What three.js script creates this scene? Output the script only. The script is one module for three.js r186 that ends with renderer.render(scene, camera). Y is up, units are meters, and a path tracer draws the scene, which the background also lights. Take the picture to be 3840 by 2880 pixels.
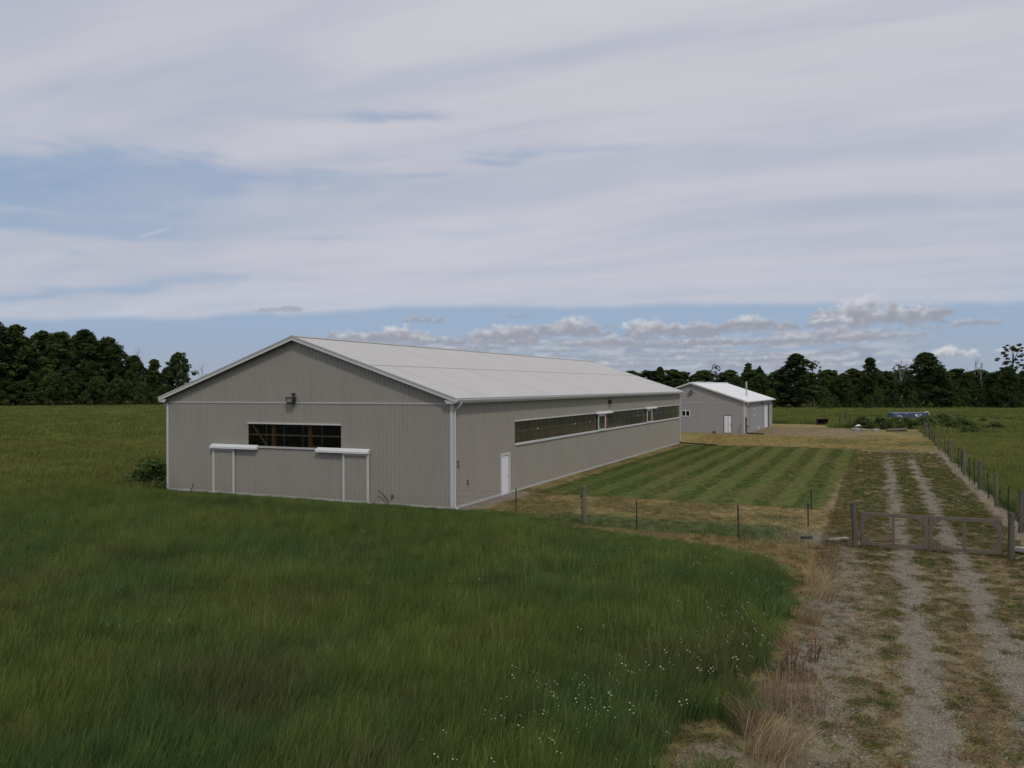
import * as THREE from 'three';
import { mergeGeometries } from 'three/addons/utils/BufferGeometryUtils.js';
import { RoundedBoxGeometry } from 'three/addons/geometries/RoundedBoxGeometry.js';

// ------------------------------------------------------------------ camera, sky, sun, exposure
const scene = new THREE.Scene();
const camera = new THREE.PerspectiveCamera(52.16, 4 / 3, 0.1, 3000);
camera.rotation.order = 'YXZ';
camera.position.set(0, 5.7, 0);
camera.rotation.set(0.0038, 0, -0.0042);
const renderer = new THREE.WebGLRenderer({ antialias: true });
renderer.setSize(1024, 768);
renderer.toneMapping = THREE.LinearToneMapping;
renderer.toneMappingExposure = 1.0;
renderer.shadowMap.enabled = true;
const SUN_DIR = new THREE.Vector3(0.345, 1.06, 0.939).normalize();
const sun = new THREE.DirectionalLight(new THREE.Color(1, 0.95, 0.87), 1.1);
sun.position.copy(SUN_DIR).multiplyScalar(200).add(new THREE.Vector3(0, 0, -60));
sun.target.position.set(0, 0, -60);
sun.castShadow = true; sun.shadow.radius = 7;
sun.shadow.mapSize.set(4096, 4096);
Object.assign(sun.shadow.camera, { left: -150, right: 150, top: 150, bottom: -150, near: 1, far: 500 });
scene.add(sun, sun.target);

// ------------------------------------------------------------------ small tools
function rng(seed) { let a = seed >>> 0; return () => { a = (a + 0x6d2b79f5) | 0; let t = Math.imul(a ^ (a >>> 15), 1 | a); t = (t + Math.imul(t ^ (t >>> 7), 61 | t)) ^ t; return ((t ^ (t >>> 14)) >>> 0) / 4294967296; }; }
const PERM = new Uint8Array(512), GRAD = new Float32Array(256);
{ const r = rng(77), p = Array.from({ length: 256 }, (_, i) => i); for (let i = 255; i > 0; i--) { const j = Math.floor(r() * (i + 1)); [p[i], p[j]] = [p[j], p[i]]; } for (let i = 0; i < 512; i++) PERM[i] = p[i & 255]; for (let i = 0; i < 256; i++) GRAD[i] = r(); }
function noise(x, y) {                                      // value noise, 0..1
  const xi = Math.floor(x), yi = Math.floor(y), fx = x - xi, fy = y - yi, X = xi & 255, Y = yi & 255;
  const u = fx * fx * (3 - 2 * fx), v = fy * fy * (3 - 2 * fy), a = PERM[X] + Y, b = PERM[X + 1] + Y;
  const n00 = GRAD[PERM[a & 511]], n01 = GRAD[PERM[(a + 1) & 511]], n10 = GRAD[PERM[b & 511]], n11 = GRAD[PERM[(b + 1) & 511]];
  return n00 + (n10 - n00) * u + (n01 - n00) * v + (n00 - n10 - n01 + n11) * u * v;
}
function fbm(x, y, oct = 4) { let s = 0, a = 0.5, n = 0; for (let i = 0; i < oct; i++) { s += a * noise(x, y); n += a; a *= 0.5; x = x * 2.03 + 17.3; y = y * 2.03 + 9.1; } return s / n; }
const clamp = (x, a = 0, b = 1) => x < a ? a : x > b ? b : x;
const sstep = (a, b, x) => { const t = clamp((x - a) / (b - a)); return t * t * (3 - 2 * t); };
const lerp = (a, b, t) => a + (b - a) * t;
const mix3 = (a, b, t) => [lerp(a[0], b[0], t), lerp(a[1], b[1], t), lerp(a[2], b[2], t)];
const lin = (c) => { c /= 255; return c <= 0.04045 ? c / 12.92 : ((c + 0.055) / 1.055) ** 2.4; };
const rgb = (r, g, b) => [lin(r), lin(g), lin(b)];
const enc = (c) => Math.round(255 * clamp(c <= 0.0031308 ? c * 12.92 : 1.055 * c ** (1 / 2.4) - 0.055));

// ------------------------------------------------------------------ sky: high cloud sheet with gaps, a strip of blue, fair-weather cumulus low down
{
  const SW = 4096, SH = 2048, data = new Float32Array(SW * SH * 4), r = rng(5);
  const D2 = Math.PI / 180;
  // gaps in the sheet: azimuth (0 ahead, + to the right), elevation, half widths in degrees, tilt, depth
  const gaps = [[-31, 12.4, 10.5, 1.9, -0.01, 0.9], [-24.6, 14.0, 8.5, 1.0, 0.03, 0.6], [-32, 10, 7, 0.7, 0.03, 0.85], [-25, 10.5, 4, 0.4, 0.06, 0.35], [-17.8, 14.3, 5, 0.7, 0.02, 0.38], [-12.5, 15, 3.5, 0.6, 0, 0.28],
    [-26.2, 6.65, 5, 0.36, 0.12, 0.75], [-21.8, 7.25, 3.5, 0.42, 0.08, 0.6], [-31, 5.75, 4.5, 0.3, 0.12, 0.65], [-8.5, 19.1, 2.4, 0.36, 0.02, 0.4], [-12, 18.8, 4, 0.3, 0.05, 0.2], [0.2, 16.7, 2.4, 0.33, -0.02, 0.5], [-1.8, 16, 1.8, 0.3, 0.05, 0.45],
    [5.9, 16.8, 3.5, 0.4, 0.02, 0.3], [-7.2, 15.1, 1.8, 0.28, 0.02, 0.4], [-13.4, 10.4, 3.5, 0.2, 0.05, 0.35], [-3, 11.2, 5, 0.3, 0.03, 0.16], [2, 8.5, 7, 0.4, 0.02, 0.14]];
  for (let i = 0; i < 130; i++) { const az = 42 + r() * 276, el = 5.5 + 26 * r() ** 1.5, s = 0.6 + r(); gaps.push([az > 180 ? az - 360 : az, el, 2 + 6 * r() * s, (0.25 + 0.9 * r() * r()) * s, (r() - 0.4) * 0.1, 0.2 + 0.55 * r()]); }
  for (let i = 0; i < 40; i++) { const az = r() * 360 - 180, el = 34 + 50 * r(); gaps.push([az, el, 6 + 12 * r(), 1 + 2 * r(), 0, 0.1 + 0.3 * r()]); }
  const gapMap = new Float32Array(SW * 1024);
  for (const [az, el, ra, re, tilt, s] of gaps) {
    const ca = 1 / Math.max(0.2, Math.cos(el * D2)), e0 = Math.max(0, Math.floor((el - 3 * re - ra * Math.abs(tilt) * 2 - 1) / 180 * SH)), e1 = Math.min(1023, Math.ceil((el + 3 * re + ra * Math.abs(tilt) * 2 + 1) / 180 * SH));
    const x0 = Math.floor((az - 2.6 * ra * ca + 90) / 360 * SW), x1 = Math.ceil((az + 2.6 * ra * ca + 90) / 360 * SW);
    for (let j = e0; j <= e1; j++) for (let i = x0; i <= x1; i++) {
      const A = i / SW * 360 - 90, E = (j + 0.5) / SH * 180;
      const wx = (fbm(A * 0.35 + 40, E * 0.9, 3) - 0.5) * 5, wy = (fbm(A * 0.28 + 9, E * 1.3 + 70, 4) - 0.5) * 2.6;
      const da = (A - az) / ca + wx, de = E - el - tilt * da + wy * Math.min(1.2, re * 1.2);
      const g = Math.exp(-((da / ra) ** 2 + (de / re) ** 2)) * s, at = j * SW + ((i % SW) + SW) % SW;
      gapMap[at] = 1 - (1 - gapMap[at]) * (1 - g);
    }
  }
  const edgeAt = (az) => { const p = [[-180, 5], [-120, 4.6], [-60, 4.4], [-33, 3.95], [-25, 4.45], [-16.6, 4.95], [-7, 5.6], [13, 5.6], [33, 4.85], [60, 4.6], [120, 5.2], [180, 5]]; let k = 1; while (p[k][0] < az && k < p.length - 1) k++; const t = (az - p[k - 1][0]) / (p[k][0] - p[k - 1][0]); return lerp(p[k - 1][1], p[k][1], sstep(0, 1, t)); };
  for (let j = 0; j < SH; j++) {
    const el = ((j + 0.5) / SH - 0.5) * 180, se = Math.sin(el * D2), ce = Math.cos(el * D2), jj = j - 1024;
    for (let i = 0; i < SW; i++) {
      const at = 4 * (j * SW + i); data[at + 3] = 1;
      if (jj < 0) { data[at] = 0.22; data[at + 1] = 0.24; data[at + 2] = 0.22; continue; }
      let az = (i + 0.5) / SW * 360 - 90; if (az > 180) az -= 360;
      let blue = el < 5 ? mix3([158, 169, 184], [152, 173, 199], sstep(0, 4.8, el)) : mix3([152, 173, 199], el < 18 ? [133, 159, 194] : [122, 150, 190], sstep(5, 18, el));
      const dx = Math.sin(az * D2) * ce, dz = -Math.cos(az * D2) * ce, q = 1 / (se + 0.10);
      const px = dx * q, pz = dz * q, ux = px * 0.93 + pz * 0.36, uz = -px * 0.36 + pz * 0.93;
      const broad = fbm(ux * 0.55 + 3, uz * 1.3 + 8, 3), streak = fbm(ux * 1.1 + 20 + broad, uz * 4.6 + broad * 2, 5), fine = fbm(px * 5 + streak * 2, pz * 9, 4);
      const edge = edgeAt(az) + (fbm(az * 0.5 + 11, 3.3, 4) - 0.5) * 0.35;
      const sheet = sstep(edge - 0.12, edge + 0.5, el);
      let cov = sheet * clamp(0.93 + (streak - 0.5) * 0.5 + (broad - 0.5) * 0.25, 0, 1);
      const thin = clamp(gapMap[jj * SW + i] * (0.75 + 1.1 * (streak - 0.35)), 0, 0.95);
      cov *= 1 - thin; cov = Math.max(cov, 0.05);
      const b = (broad - 0.5) * 9 + (streak - 0.5) * 9 + (fine - 0.5) * 5;
      let cl = el < 9 ? mix3([186, 192, 206], [191, 193, 205], sstep(4, 9, el)) : mix3([191, 193, 205], [196, 196, 205], sstep(9, 24, el));
      cl = [cl[0] + b, cl[1] + b, cl[2] + b * 0.75];
      let c = mix3(blue, cl, cov);
      const t = ((az + 25.8) * 2.4 + (el - 9.75) * 0.9) / 6.57, ox = az + 25.8 - 2.4 * t, oy = el - 9.75 - 0.9 * t;   // a short vapour trail
      if (t > -0.1 && t < 1.1) c = mix3(c, [196, 203, 215], 0.6 * Math.exp(-(ox * ox * 0.9 + oy * oy) / 0.0045) * sstep(-0.1, 0.3, t) * sstep(1.1, 0.8, t));
      if (el < 4.6) {                                        // stratocumulus bank towards the horizon
        const bank = el < 0.6 ? 0 : sstep(0.5, 1.6, el) * sstep(4.3, 2.6, el) * (Math.abs(az - 7) < 90 ? sstep(-15, -8, az) * sstep(31, 22, az) : 0.6 * sstep(0.4, 0.6, fbm(az * 0.06 + 5, 2, 2)));
        if (bank > 0) { const n = fbm(az * 0.42 + 90, el * 3.6, 5), m = fbm(az * 0.9 + 13, el * 4.2 + 60, 5); c = mix3(c, mix3([150, 158, 174], [187, 191, 200], sstep(0.38, 0.68, m)), bank * sstep(0.30, 0.55, n) * 0.9); }
      }
      data[at] = lin(c[0]); data[at + 1] = lin(c[1]); data[at + 2] = lin(c[2]);
    }
  }
  // cumulus: [az from, az to, base elevation, top elevation, opacity, whiteness]
  const cum = [[28.3, 31, 1.8, 2.64, 0.95, 1], [31.8, 34, 1.95, 2.5, 0.95, 1], [26, 27.2, 1.5, 1.85, 0.7, 1], [24.2, 25.4, 1.4, 1.75, 0.7, 1]];
  const farRow = (a0, a1, n) => { for (let i = 0; i < n; i++) { const w = 2.2 + 4.5 * r(), a = a0 + (a1 - a0) * r(), e = 1.15 + 2.1 * r(); cum.push([a - w / 2, a + w / 2, e, e + 0.22 + 0.42 * r(), 0.5 + 0.35 * r(), 0.15 + 0.55 * r()]); } };
  farRow(-11.5, 24, 42); farRow(40, 318, 150);
  cum.push([-13.1, -5.8, 3.2, 4.72, 1, 0.5], [-7.6, -4.7, 4.66, 5.4, 0.75, 0.3], [-3.2, 2.0, 3.2, 5.0, 1, 0.5], [0.3, 7.2, 3.6, 5.25, 1, 0.42], [8.2, 14.6, 3.4, 5.5, 1, 0.5], [14.5, 20.2, 3.8, 5.12, 1, 0.42], [19.0, 24.6, 3.0, 4.4, 0.95, 0.35], [21.8, 28.9, 3.9, 6.5, 1, 0.5], [21.2, 23.9, 4.15, 4.9, 1, 0.75], [29.5, 32.2, 3.75, 4.34, 0.85, 0.45],
    [27.5, 29.5, 3.6, 3.95, 0.45, 0.3], [-17.9, -15, 5.32, 5.86, 0.6, 0.0], [-18.6, -18.1, 5.3, 5.5, 0.4, 0.0], [-0.4, 1.3, 5.06, 5.45, 0.5, 0.15], [4.5, 9.2, 3.0, 3.9, 0.8, 0.35], [-6.5, -2.3, 3.15, 3.9, 0.85, 0.45], [12.5, 22.5, 2.9, 3.75, 0.85, 0.4], [22, 28, 3.0, 3.9, 0.7, 0.4]);
  for (let i = 0; i < 60; i++) { const w = 2 + 4.5 * r(), a = 42 + 276 * r(), e = 3.1 + 1.2 * r(); cum.push([a - w / 2, a + w / 2, e, e + 0.4 + 1.2 * r(), 0.9, 0.35 + 0.3 * r()]); }
  let id = 0;
  for (const [a0, a1, e0, e1, op, white] of cum) {
    id++; const w = a1 - a0, h = e1 - e0, rr = rng(900 + id), puffs = [];
    const peak = 0.25 + 0.5 * rr(), n = Math.max(4, Math.round(w / h * 2.6));
    for (let k = 0; k < n; k++) { const t = (k + 0.5 + (rr() - 0.5) * 0.8) / n, env = Math.max(0.25, 1 - 1.5 * Math.abs(t - peak) ** 1.1) * (0.55 + 0.5 * rr()), rad = h * env * 0.55; puffs.push([a0 + w * t, e0 + h * env - rad, Math.max(rad, h * 0.16)]); if (rr() < 0.6) puffs.push([a0 + w * t, e0 + h * 0.28, h * 0.34]); }
    for (let j = Math.floor((e0 - h) / 180 * SH) + 1024; j <= Math.ceil((e1 + h * 0.7) / 180 * SH) + 1024; j++) for (let i = Math.floor((a0 - h * 1.5 + 90) / 360 * SW); i <= Math.ceil((a1 + h * 1.5 + 90) / 360 * SW); i++) {
      if (j < 1024 || j >= SH) continue;
      const A = (i + 0.5) / SW * 360 - 90, E = ((j + 0.5) / SH - 0.5) * 180, f = fbm(A * 1.7 / Math.min(1, h) + id * 7, E * 3.0 / Math.min(1, h), 5), f2 = fbm(A * 5 + id * 3, E * 9, 3);
      const wA = A + (f - 0.5) * h * 1.3, wE = E + (f - 0.5) * h * 0.5 + (f2 - 0.5) * h * 0.3;
      let d = 0, lit = 0;
      for (const [pa, pe, pr] of puffs) { const x = (wA - pa) / (pr * 1.5), y = (wE - pe) / pr, v = 1 - x * x - y * y; if (v > d) { d = v; lit = y * 0.75 - x * 0.22; } }
      if (d <= 0) continue;
      const alpha = op * sstep(0.0, 0.8, d + (f - 0.5) * 0.55) * sstep(e0 - h * 0.28, e0 + h * 0.22, E + (f2 - 0.5) * h * 0.3);
      if (alpha <= 0.003) continue;
      const up = (E - e0) / h, s = clamp(-0.02 + 0.72 * up + 0.42 * lit + (f - 0.5) * 0.8 + (white - 0.5) * 0.7);
      const c = mix3([152, 156, 168], [213, 214, 217], s * s * (3 - 2 * s)), at = 4 * (j * SW + ((i % SW) + SW) % SW);
      for (let k = 0; k < 3; k++) data[at + k] = lerp(data[at + k], lin(c[k]), alpha);
    }
  }
  const sky = new THREE.DataTexture(data, SW, SH, THREE.RGBAFormat, THREE.FloatType);
  sky.mapping = THREE.EquirectangularReflectionMapping; sky.magFilter = sky.minFilter = THREE.LinearFilter; sky.needsUpdate = true;
  scene.background = sky; scene.environment = sky;
}
console.log('sky done');
// ------------------------------------------------------------------ things, parts, materials
const taken = new Map();
function numbered(n) { const k = taken.get(n) ?? 0; taken.set(n, k + 1); return k ? `${n}_${String(k).padStart(3, '0')}` : n; }
function tag(o, label, category, group, kind) { o.userData.label = label; if (category) o.userData.category = category; if (group) o.userData.group = group; if (kind) o.userData.kind = kind; return o; }
function thing(name, label, category, [x, y, z] = [0, 0, 0], turn = 0, group) { const o = new THREE.Group(); o.name = numbered(name); o.position.set(x, y, z); o.rotation.y = turn; scene.add(o); return tag(o, label, category, group); }
function part(parent, name, geo, mat, label) { const m = new THREE.Mesh(geo, mat); m.name = name; m.castShadow = m.receiveShadow = true; parent.add(m); if (label) m.userData.label = label; return m; }
function solo(name, label, category, geo, mat, pos = [0, 0, 0], turn = 0, group, kind) { const m = new THREE.Mesh(geo, mat); m.name = numbered(name); m.castShadow = m.receiveShadow = true; m.position.set(...pos); m.rotation.y = turn; scene.add(m); return tag(m, label, category, group, kind); }
const box = (x0, x1, y0, y1, z0, z1) => new THREE.BoxGeometry(Math.abs(x1 - x0), Math.abs(y1 - y0), Math.abs(z1 - z0)).translate((x0 + x1) / 2, (y0 + y1) / 2, (z0 + z1) / 2);
const rbox = (x0, x1, y0, y1, z0, z1, r = 0.01) => new RoundedBoxGeometry(Math.abs(x1 - x0), Math.abs(y1 - y0), Math.abs(z1 - z0), 2, r).translate((x0 + x1) / 2, (y0 + y1) / 2, (z0 + z1) / 2);
function bar(p, q, w, d = w) { const a = new THREE.Vector3(...p), b = new THREE.Vector3(...q), l = a.distanceTo(b), g = new RoundedBoxGeometry(w, l, d, 2, Math.min(w, d) * 0.12); const m = new THREE.Matrix4().makeRotationFromQuaternion(new THREE.Quaternion().setFromUnitVectors(new THREE.Vector3(0, 1, 0), b.clone().sub(a).normalize())); m.setPosition(a.add(b).multiplyScalar(0.5)); return g.applyMatrix4(m); }
const tube = (pts, r, seg = 24, rad = 8) => new THREE.TubeGeometry(new THREE.CatmullRomCurve3(pts.map((p) => new THREE.Vector3(...p))), seg, r, rad, false);
const std = (c, roughness = 0.8, o = {}) => { const m = new THREE.MeshStandardMaterial({ roughness, side: THREE.DoubleSide, ...o }); m.color.setRGB(...c); return m; };
const phys = (c, roughness, o = {}) => { const m = new THREE.MeshPhysicalMaterial({ roughness, side: THREE.DoubleSide, ...o }); m.color.setRGB(...c); return m; };
function tex(w, h, fn, repeat) {                            // fn(u, v) -> linear colour
  const d = new Uint8Array(w * h * 4);
  for (let j = 0; j < h; j++) for (let i = 0; i < w; i++) { const c = fn((i + 0.5) / w, (j + 0.5) / h, i, j), k = 4 * (j * w + i); d[k] = enc(c[0]); d[k + 1] = enc(c[1]); d[k + 2] = enc(c[2]); d[k + 3] = 255; }
  const t = new THREE.DataTexture(d, w, h, THREE.RGBAFormat); t.colorSpace = THREE.SRGBColorSpace; t.magFilter = THREE.LinearFilter; t.minFilter = THREE.LinearMipmapLinearFilter; t.generateMipmaps = true;
  t.wrapS = t.wrapT = repeat ? THREE.RepeatWrapping : THREE.ClampToEdgeWrapping; t.needsUpdate = true; return t;
}
function gray(w, h, fn) { const d = new Uint8Array(w * h * 4); for (let j = 0; j < h; j++) for (let i = 0; i < w; i++) { const v = Math.round(255 * clamp(fn((i + 0.5) / w, (j + 0.5) / h))), k = 4 * (j * w + i); d[k] = d[k + 1] = d[k + 2] = v; d[k + 3] = 255; } const t = new THREE.DataTexture(d, w, h, THREE.RGBAFormat); t.magFilter = THREE.LinearFilter; t.wrapS = t.wrapT = THREE.RepeatWrapping; t.needsUpdate = true; return t; }

// the barn's own axes: s metres out from its long wall, b metres back from its gable
const TH = 0.4337, CX = -2.7684, CZ = -36.3688, cT = Math.cos(TH), sT = Math.sin(TH);
const W = 18.29, L = 46.4;
const at = (s, b, y = 0) => [CX + s * cT + b * sT, y, CZ + s * sT - b * cT];
const toLocal = (x, z) => { const dx = x - CX, dz = z - CZ; return [dx * cT + dz * sT, dx * sT - dz * cT]; };
const onSite = (o) => { o.position.set(CX, 0, CZ); o.rotation.y = -TH; return o; };

// ------------------------------------------------------------------ ground
const wob = (s, b, k = 0) => (fbm(s * 0.35 + 31 + k, b * 0.35 + 7, 4) - 0.5);
const tallEdge = (s) => {                                    // where the uncut grass in front stops (b), by s
  const p = [[-200, -0.3], [-18, -0.25], [0.2, 0.1], [2.2, 0.3], [4.2, -0.5], [6.2, -1.5], [8.8, -2.7], [11.8, -3.4], [14.2, -4.4], [15.3, -5.6], [15.9, -8]];
  let k = 1; while (p[k][0] < s && k < p.length - 1) k++; return lerp(p[k - 1][1], p[k][1], clamp((s - p[k - 1][0]) / (p[k][0] - p[k - 1][0])));
};
{
  const soil = tex(512, 512, (u, v) => { const n = fbm(u * 8, v * 8, 5), m = fbm(u * 40 + 5, v * 40, 3); return mix3([0.030, 0.036, 0.012], [0.062, 0.07, 0.024], clamp(n * 0.9 + (m - 0.5) * 0.7)); }, true);
  const m = std([1, 1, 1], 1, { map: soil }); soil.repeat.set(600, 600);
  const g = new THREE.PlaneGeometry(2400, 2400).rotateX(-Math.PI / 2);
  solo('ground', 'dark earth and grass thatch under the fields', 'ground', g, m, [0, 0, -300], 0, undefined, 'structure');
}
// a sheet of ground in the barn's axes with a wavering outline
function sheet(name, label, outline, y, mat, uvBox, jag = 0.25) {
  const pts = [];
  for (let i = 0; i < outline.length; i++) { const [a0, b0] = outline[i], [a1, b1] = outline[(i + 1) % outline.length], n = Math.max(2, Math.ceil(Math.hypot(a1 - a0, b1 - b0) / 0.3)); for (let k = 0; k < n; k++) { const t = k / n, s = lerp(a0, a1, t), b = lerp(b0, b1, t), j = jag * Math.min(1, 6 * t, 6 * (1 - t) + 0.001) * 2; pts.push(new THREE.Vector2(s + (fbm(s * 0.9 + 3, b * 0.9, 3) - 0.5) * j, b + (fbm(s * 0.9 + 60, b * 0.9 + 8, 3) - 0.5) * j)); } }
  const g = new THREE.ShapeGeometry(new THREE.Shape(pts)), p = g.attributes.position, uv = g.attributes.uv;
  for (let i = 0; i < p.count; i++) { const s = p.getX(i), b = p.getY(i); uv.setXY(i, (s - uvBox[0]) / (uvBox[1] - uvBox[0]), (b - uvBox[2]) / (uvBox[3] - uvBox[2])); p.setXYZ(i, s, y, -b); }
  g.computeVertexNormals();
  const o = solo(name, label, 'ground', g, mat, [0, 0, 0], 0, undefined, 'structure'); onSite(o); return o;
}
const TAN = [0.23, 0.168, 0.055], STRAW = [0.285, 0.215, 0.085], RED = [0.175, 0.105, 0.05], GREEN = [0.075, 0.10, 0.018], DKGREEN = [0.05, 0.078, 0.013], GRAVEL = [0.215, 0.185, 0.135], STONE = [0.275, 0.25, 0.205], PINKDIRT = [0.235, 0.19, 0.145];
function yardColour(s, b) {
  const n1 = fbm(s * 0.5 + 2, b * 0.5 + 4, 4), n2 = fbm(s * 2.3 + 9, b * 1.6, 4), n3 = fbm(s * 9 + 1, b * 6 + 3, 3), wv = (n1 - 0.5) * 3;
  let c = mix3(TAN, STRAW, clamp(n2 * 1.5 - 0.3));
  c = mix3(c, [0.16, 0.125, 0.035], sstep(0.45, 0.62, n1));
  // green strip between the front fence and the dry band
  const gr = sstep(-2.0, -1.2, b + wv * 0.25) * sstep(1.6, 0.7, b + wv * 0.3 - s * 0.02) * sstep(3.2, 5.5, s) * sstep(15.2, 13.8, s);
  c = mix3(c, mix3(GREEN, DKGREEN, n2), gr * 0.9);
  // churned brown verge along the front fence and round the ditch
  c = mix3(c, mix3(RED, TAN, n2), 0.8 * sstep(-1.2, -2.0, b + wv * 0.2) * sstep(4.5, 7, s));
  c = mix3(c, mix3(PINKDIRT, STONE, n3), 0.85 * Math.exp(-(((s - 16.1) / 1.3) ** 2 + ((b + 0.4) / 1.4) ** 2)) * (0.5 + n2));
  // crushed stone by the side door
  c = mix3(c, mix3(PINKDIRT, [0.2, 0.17, 0.15], n3), sstep(1.5, 0.5, s + (n2 - 0.5) * 1.2) * sstep(8, 6.4, b + wv) * sstep(-0.5, 1, b) * 0.9);
  // brown bare strip beside the drive and the stony one by the fence
  c = mix3(c, mix3(mix3(RED, PINKDIRT, 0.5), STRAW, n2), sstep(15.2, 15.7, s + (n2 - 0.5) * 0.6) * sstep(16.9, 16.3, s + (n2 - 0.5) * 0.8) * sstep(4, 6, b) * sstep(30, 26, b + wv) * 0.9);
  c = mix3(c, mix3(PINKDIRT, mix3(STRAW, STONE, 0.4), n2), sstep(21.7, 22.2, s + (n2 - 0.5) * 0.5) * sstep(60, 40, b + wv));
  // the yard behind: yellow grass, a redder worn patch, green patches
  c = mix3(c, [0.29, 0.205, 0.045], sstep(44, 48, b + wv) * 0.65);
  c = mix3(c, mix3([0.20, 0.125, 0.045], PINKDIRT, n3 * 0.6), sstep(60, 66, b + wv) * sstep(84, 78, b) * sstep(20, 15, s + wv) * sstep(1, 4, s) * 0.8);
  c = mix3(c, [0.115, 0.115, 0.020], sstep(0.5, 0.62, fbm(s * 0.22 + 50, b * 0.3, 3)) * sstep(47, 52, b) * 0.75 * sstep(7, 13, s + wv));
  c = mix3(c, GREEN, sstep(0.6, 0.7, n2) * 0.45);
  const g = 0.72 + 0.56 * n3; return [c[0] * g, c[1] * g, c[2] * g];
}
{
  const B = [-20, 24, -8, 96], t = tex(896, 2048, (u, v) => yardColour(lerp(B[0], B[1], u), lerp(B[2], B[3], v)));
  sheet('yard', 'dry tan and yellow yard grass around the barns', [[-1.2, -0.1], [2.5, 0.6], [6, -1.3], [9, -2.6], [12, -3.3], [14.5, -4.6], [15.6, -7.4], [23.1, -7], [23.1, 78], [22.5, 90], [8, 92], [-6, 92], [-18, 60], [-0.5, 47.2], [-0.5, 0.1]], 0.006, std([1, 1, 1], 1, { map: t }), B);
}
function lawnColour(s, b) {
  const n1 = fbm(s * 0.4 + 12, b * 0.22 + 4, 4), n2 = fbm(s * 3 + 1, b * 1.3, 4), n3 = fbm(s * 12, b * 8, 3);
  const stripeSheen = sstep(-0.35, 0.35, Math.sin((s + (n1 - 0.5) * 0.4) * Math.PI * 2 / 1.9) + (n2 - 0.5) * 1.6);  // mowing stripes: sheen of the laid blades painted in as lighter bands
  let c = mix3([0.074, 0.108, 0.018], [0.105, 0.13, 0.03], stripeSheen * (0.35 + 0.55 * sstep(2, 9, s)));
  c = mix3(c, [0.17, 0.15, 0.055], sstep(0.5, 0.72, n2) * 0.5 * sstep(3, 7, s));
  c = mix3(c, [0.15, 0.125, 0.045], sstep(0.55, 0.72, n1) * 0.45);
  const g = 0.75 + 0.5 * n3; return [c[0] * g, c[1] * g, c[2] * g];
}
{
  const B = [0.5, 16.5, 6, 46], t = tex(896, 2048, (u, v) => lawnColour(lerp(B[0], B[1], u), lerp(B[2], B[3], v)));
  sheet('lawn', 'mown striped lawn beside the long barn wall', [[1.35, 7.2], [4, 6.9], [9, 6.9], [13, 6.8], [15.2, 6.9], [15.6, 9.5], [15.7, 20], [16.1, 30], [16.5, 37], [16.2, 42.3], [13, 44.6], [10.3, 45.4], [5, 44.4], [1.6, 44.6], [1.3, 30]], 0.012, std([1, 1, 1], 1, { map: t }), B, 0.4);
}
const trackL = (s, n) => 0.9 * sstep(0.55, 0.1, Math.abs(s - 18.62) + (n - 0.5) * 0.75), trackR = (s, n) => 0.9 * sstep(0.55, 0.1, Math.abs(s - 20.26) + (n - 0.5) * 0.75);
function driveMix(s, b) {                                     // how stony and how green a spot of the drive is
  const n1 = fbm(s * 0.9 + 4, b * 0.5 + 40, 4), n2 = fbm(s * 3 + 80, b * 2.2, 4);
  const fade = sstep(42, 30, b + (n1 - 0.5) * 10);
  let stone = Math.max(trackL(s, n2), trackR(s, n2)) * fade;
  stone = Math.max(stone, sstep(17.9, 17.1, s + (n2 - 0.5) * 2.2) * sstep(1, -4, b + (n1 - 0.5) * 3) * clamp(0.1 + 1.1 * n2) * 0.75);
  stone *= sstep(15.7, 16.7, s + (n2 - 0.5) * 0.8);
  let green = clamp((n2 - 0.36) * 2.6) * (1 - stone) * sstep(-14, 2, b + (n1 - 0.5) * 14);
  green = Math.max(green * 1.0, clamp((n2 - 0.5) * 3) * (1 - stone) * 0.75);
  green = Math.max(green, (1 - stone) * sstep(0.25, 0.5, n2) * sstep(0, 6, b) * sstep(40, 26, b) * 0.9);
  return [stone, green, n1, n2];
}
function driveColour(s, b) {
  const [stone, green, n1, n2] = driveMix(s, b), n3 = fbm(s * 16, b * 11, 3), sp = noise(s * 37, b * 30);
  let c = mix3(mix3(STRAW, TAN, n1), [0.15, 0.10, 0.05], clamp(n2 * 1.6 - 0.45));
  c = mix3(c, mix3(GREEN, [0.075, 0.085, 0.015], n1), green * 0.85);
  c = mix3(c, mix3(GRAVEL, STONE, sstep(0.35, 0.8, sp)), stone * 0.92);
  c = mix3(c, STONE, 0.35 * sstep(0.72, 0.86, sp) * (1 - green));
  const g = (0.62 + 0.76 * n3) * 0.86; return [c[0] * g * 0.95, c[1] * g, c[2] * g * 0.95];
}
{
  const B = [13.5, 23, -34, 48], t = tex(768, 2048, (u, v) => driveColour(lerp(B[0], B[1], u), lerp(B[2], B[3], v)));
  sheet('driveway', 'gravel drive with two worn wheel tracks and grass between', [[13.9, -33], [22.9, -33], [22.9, -6.5], [22.3, 2], [22.1, 14], [22.0, 30], [22.0, 44], [19.5, 46], [17.4, 42], [16.9, 28], [16.9, 18], [16.8, 8], [17.0, 2.5], [16.8, -2], [16.0, -6.6], [15.4, -8.5], [14.3, -11]], 0.018, std([1, 1, 1], 1, { map: t }), B, 0.35);
}
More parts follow.
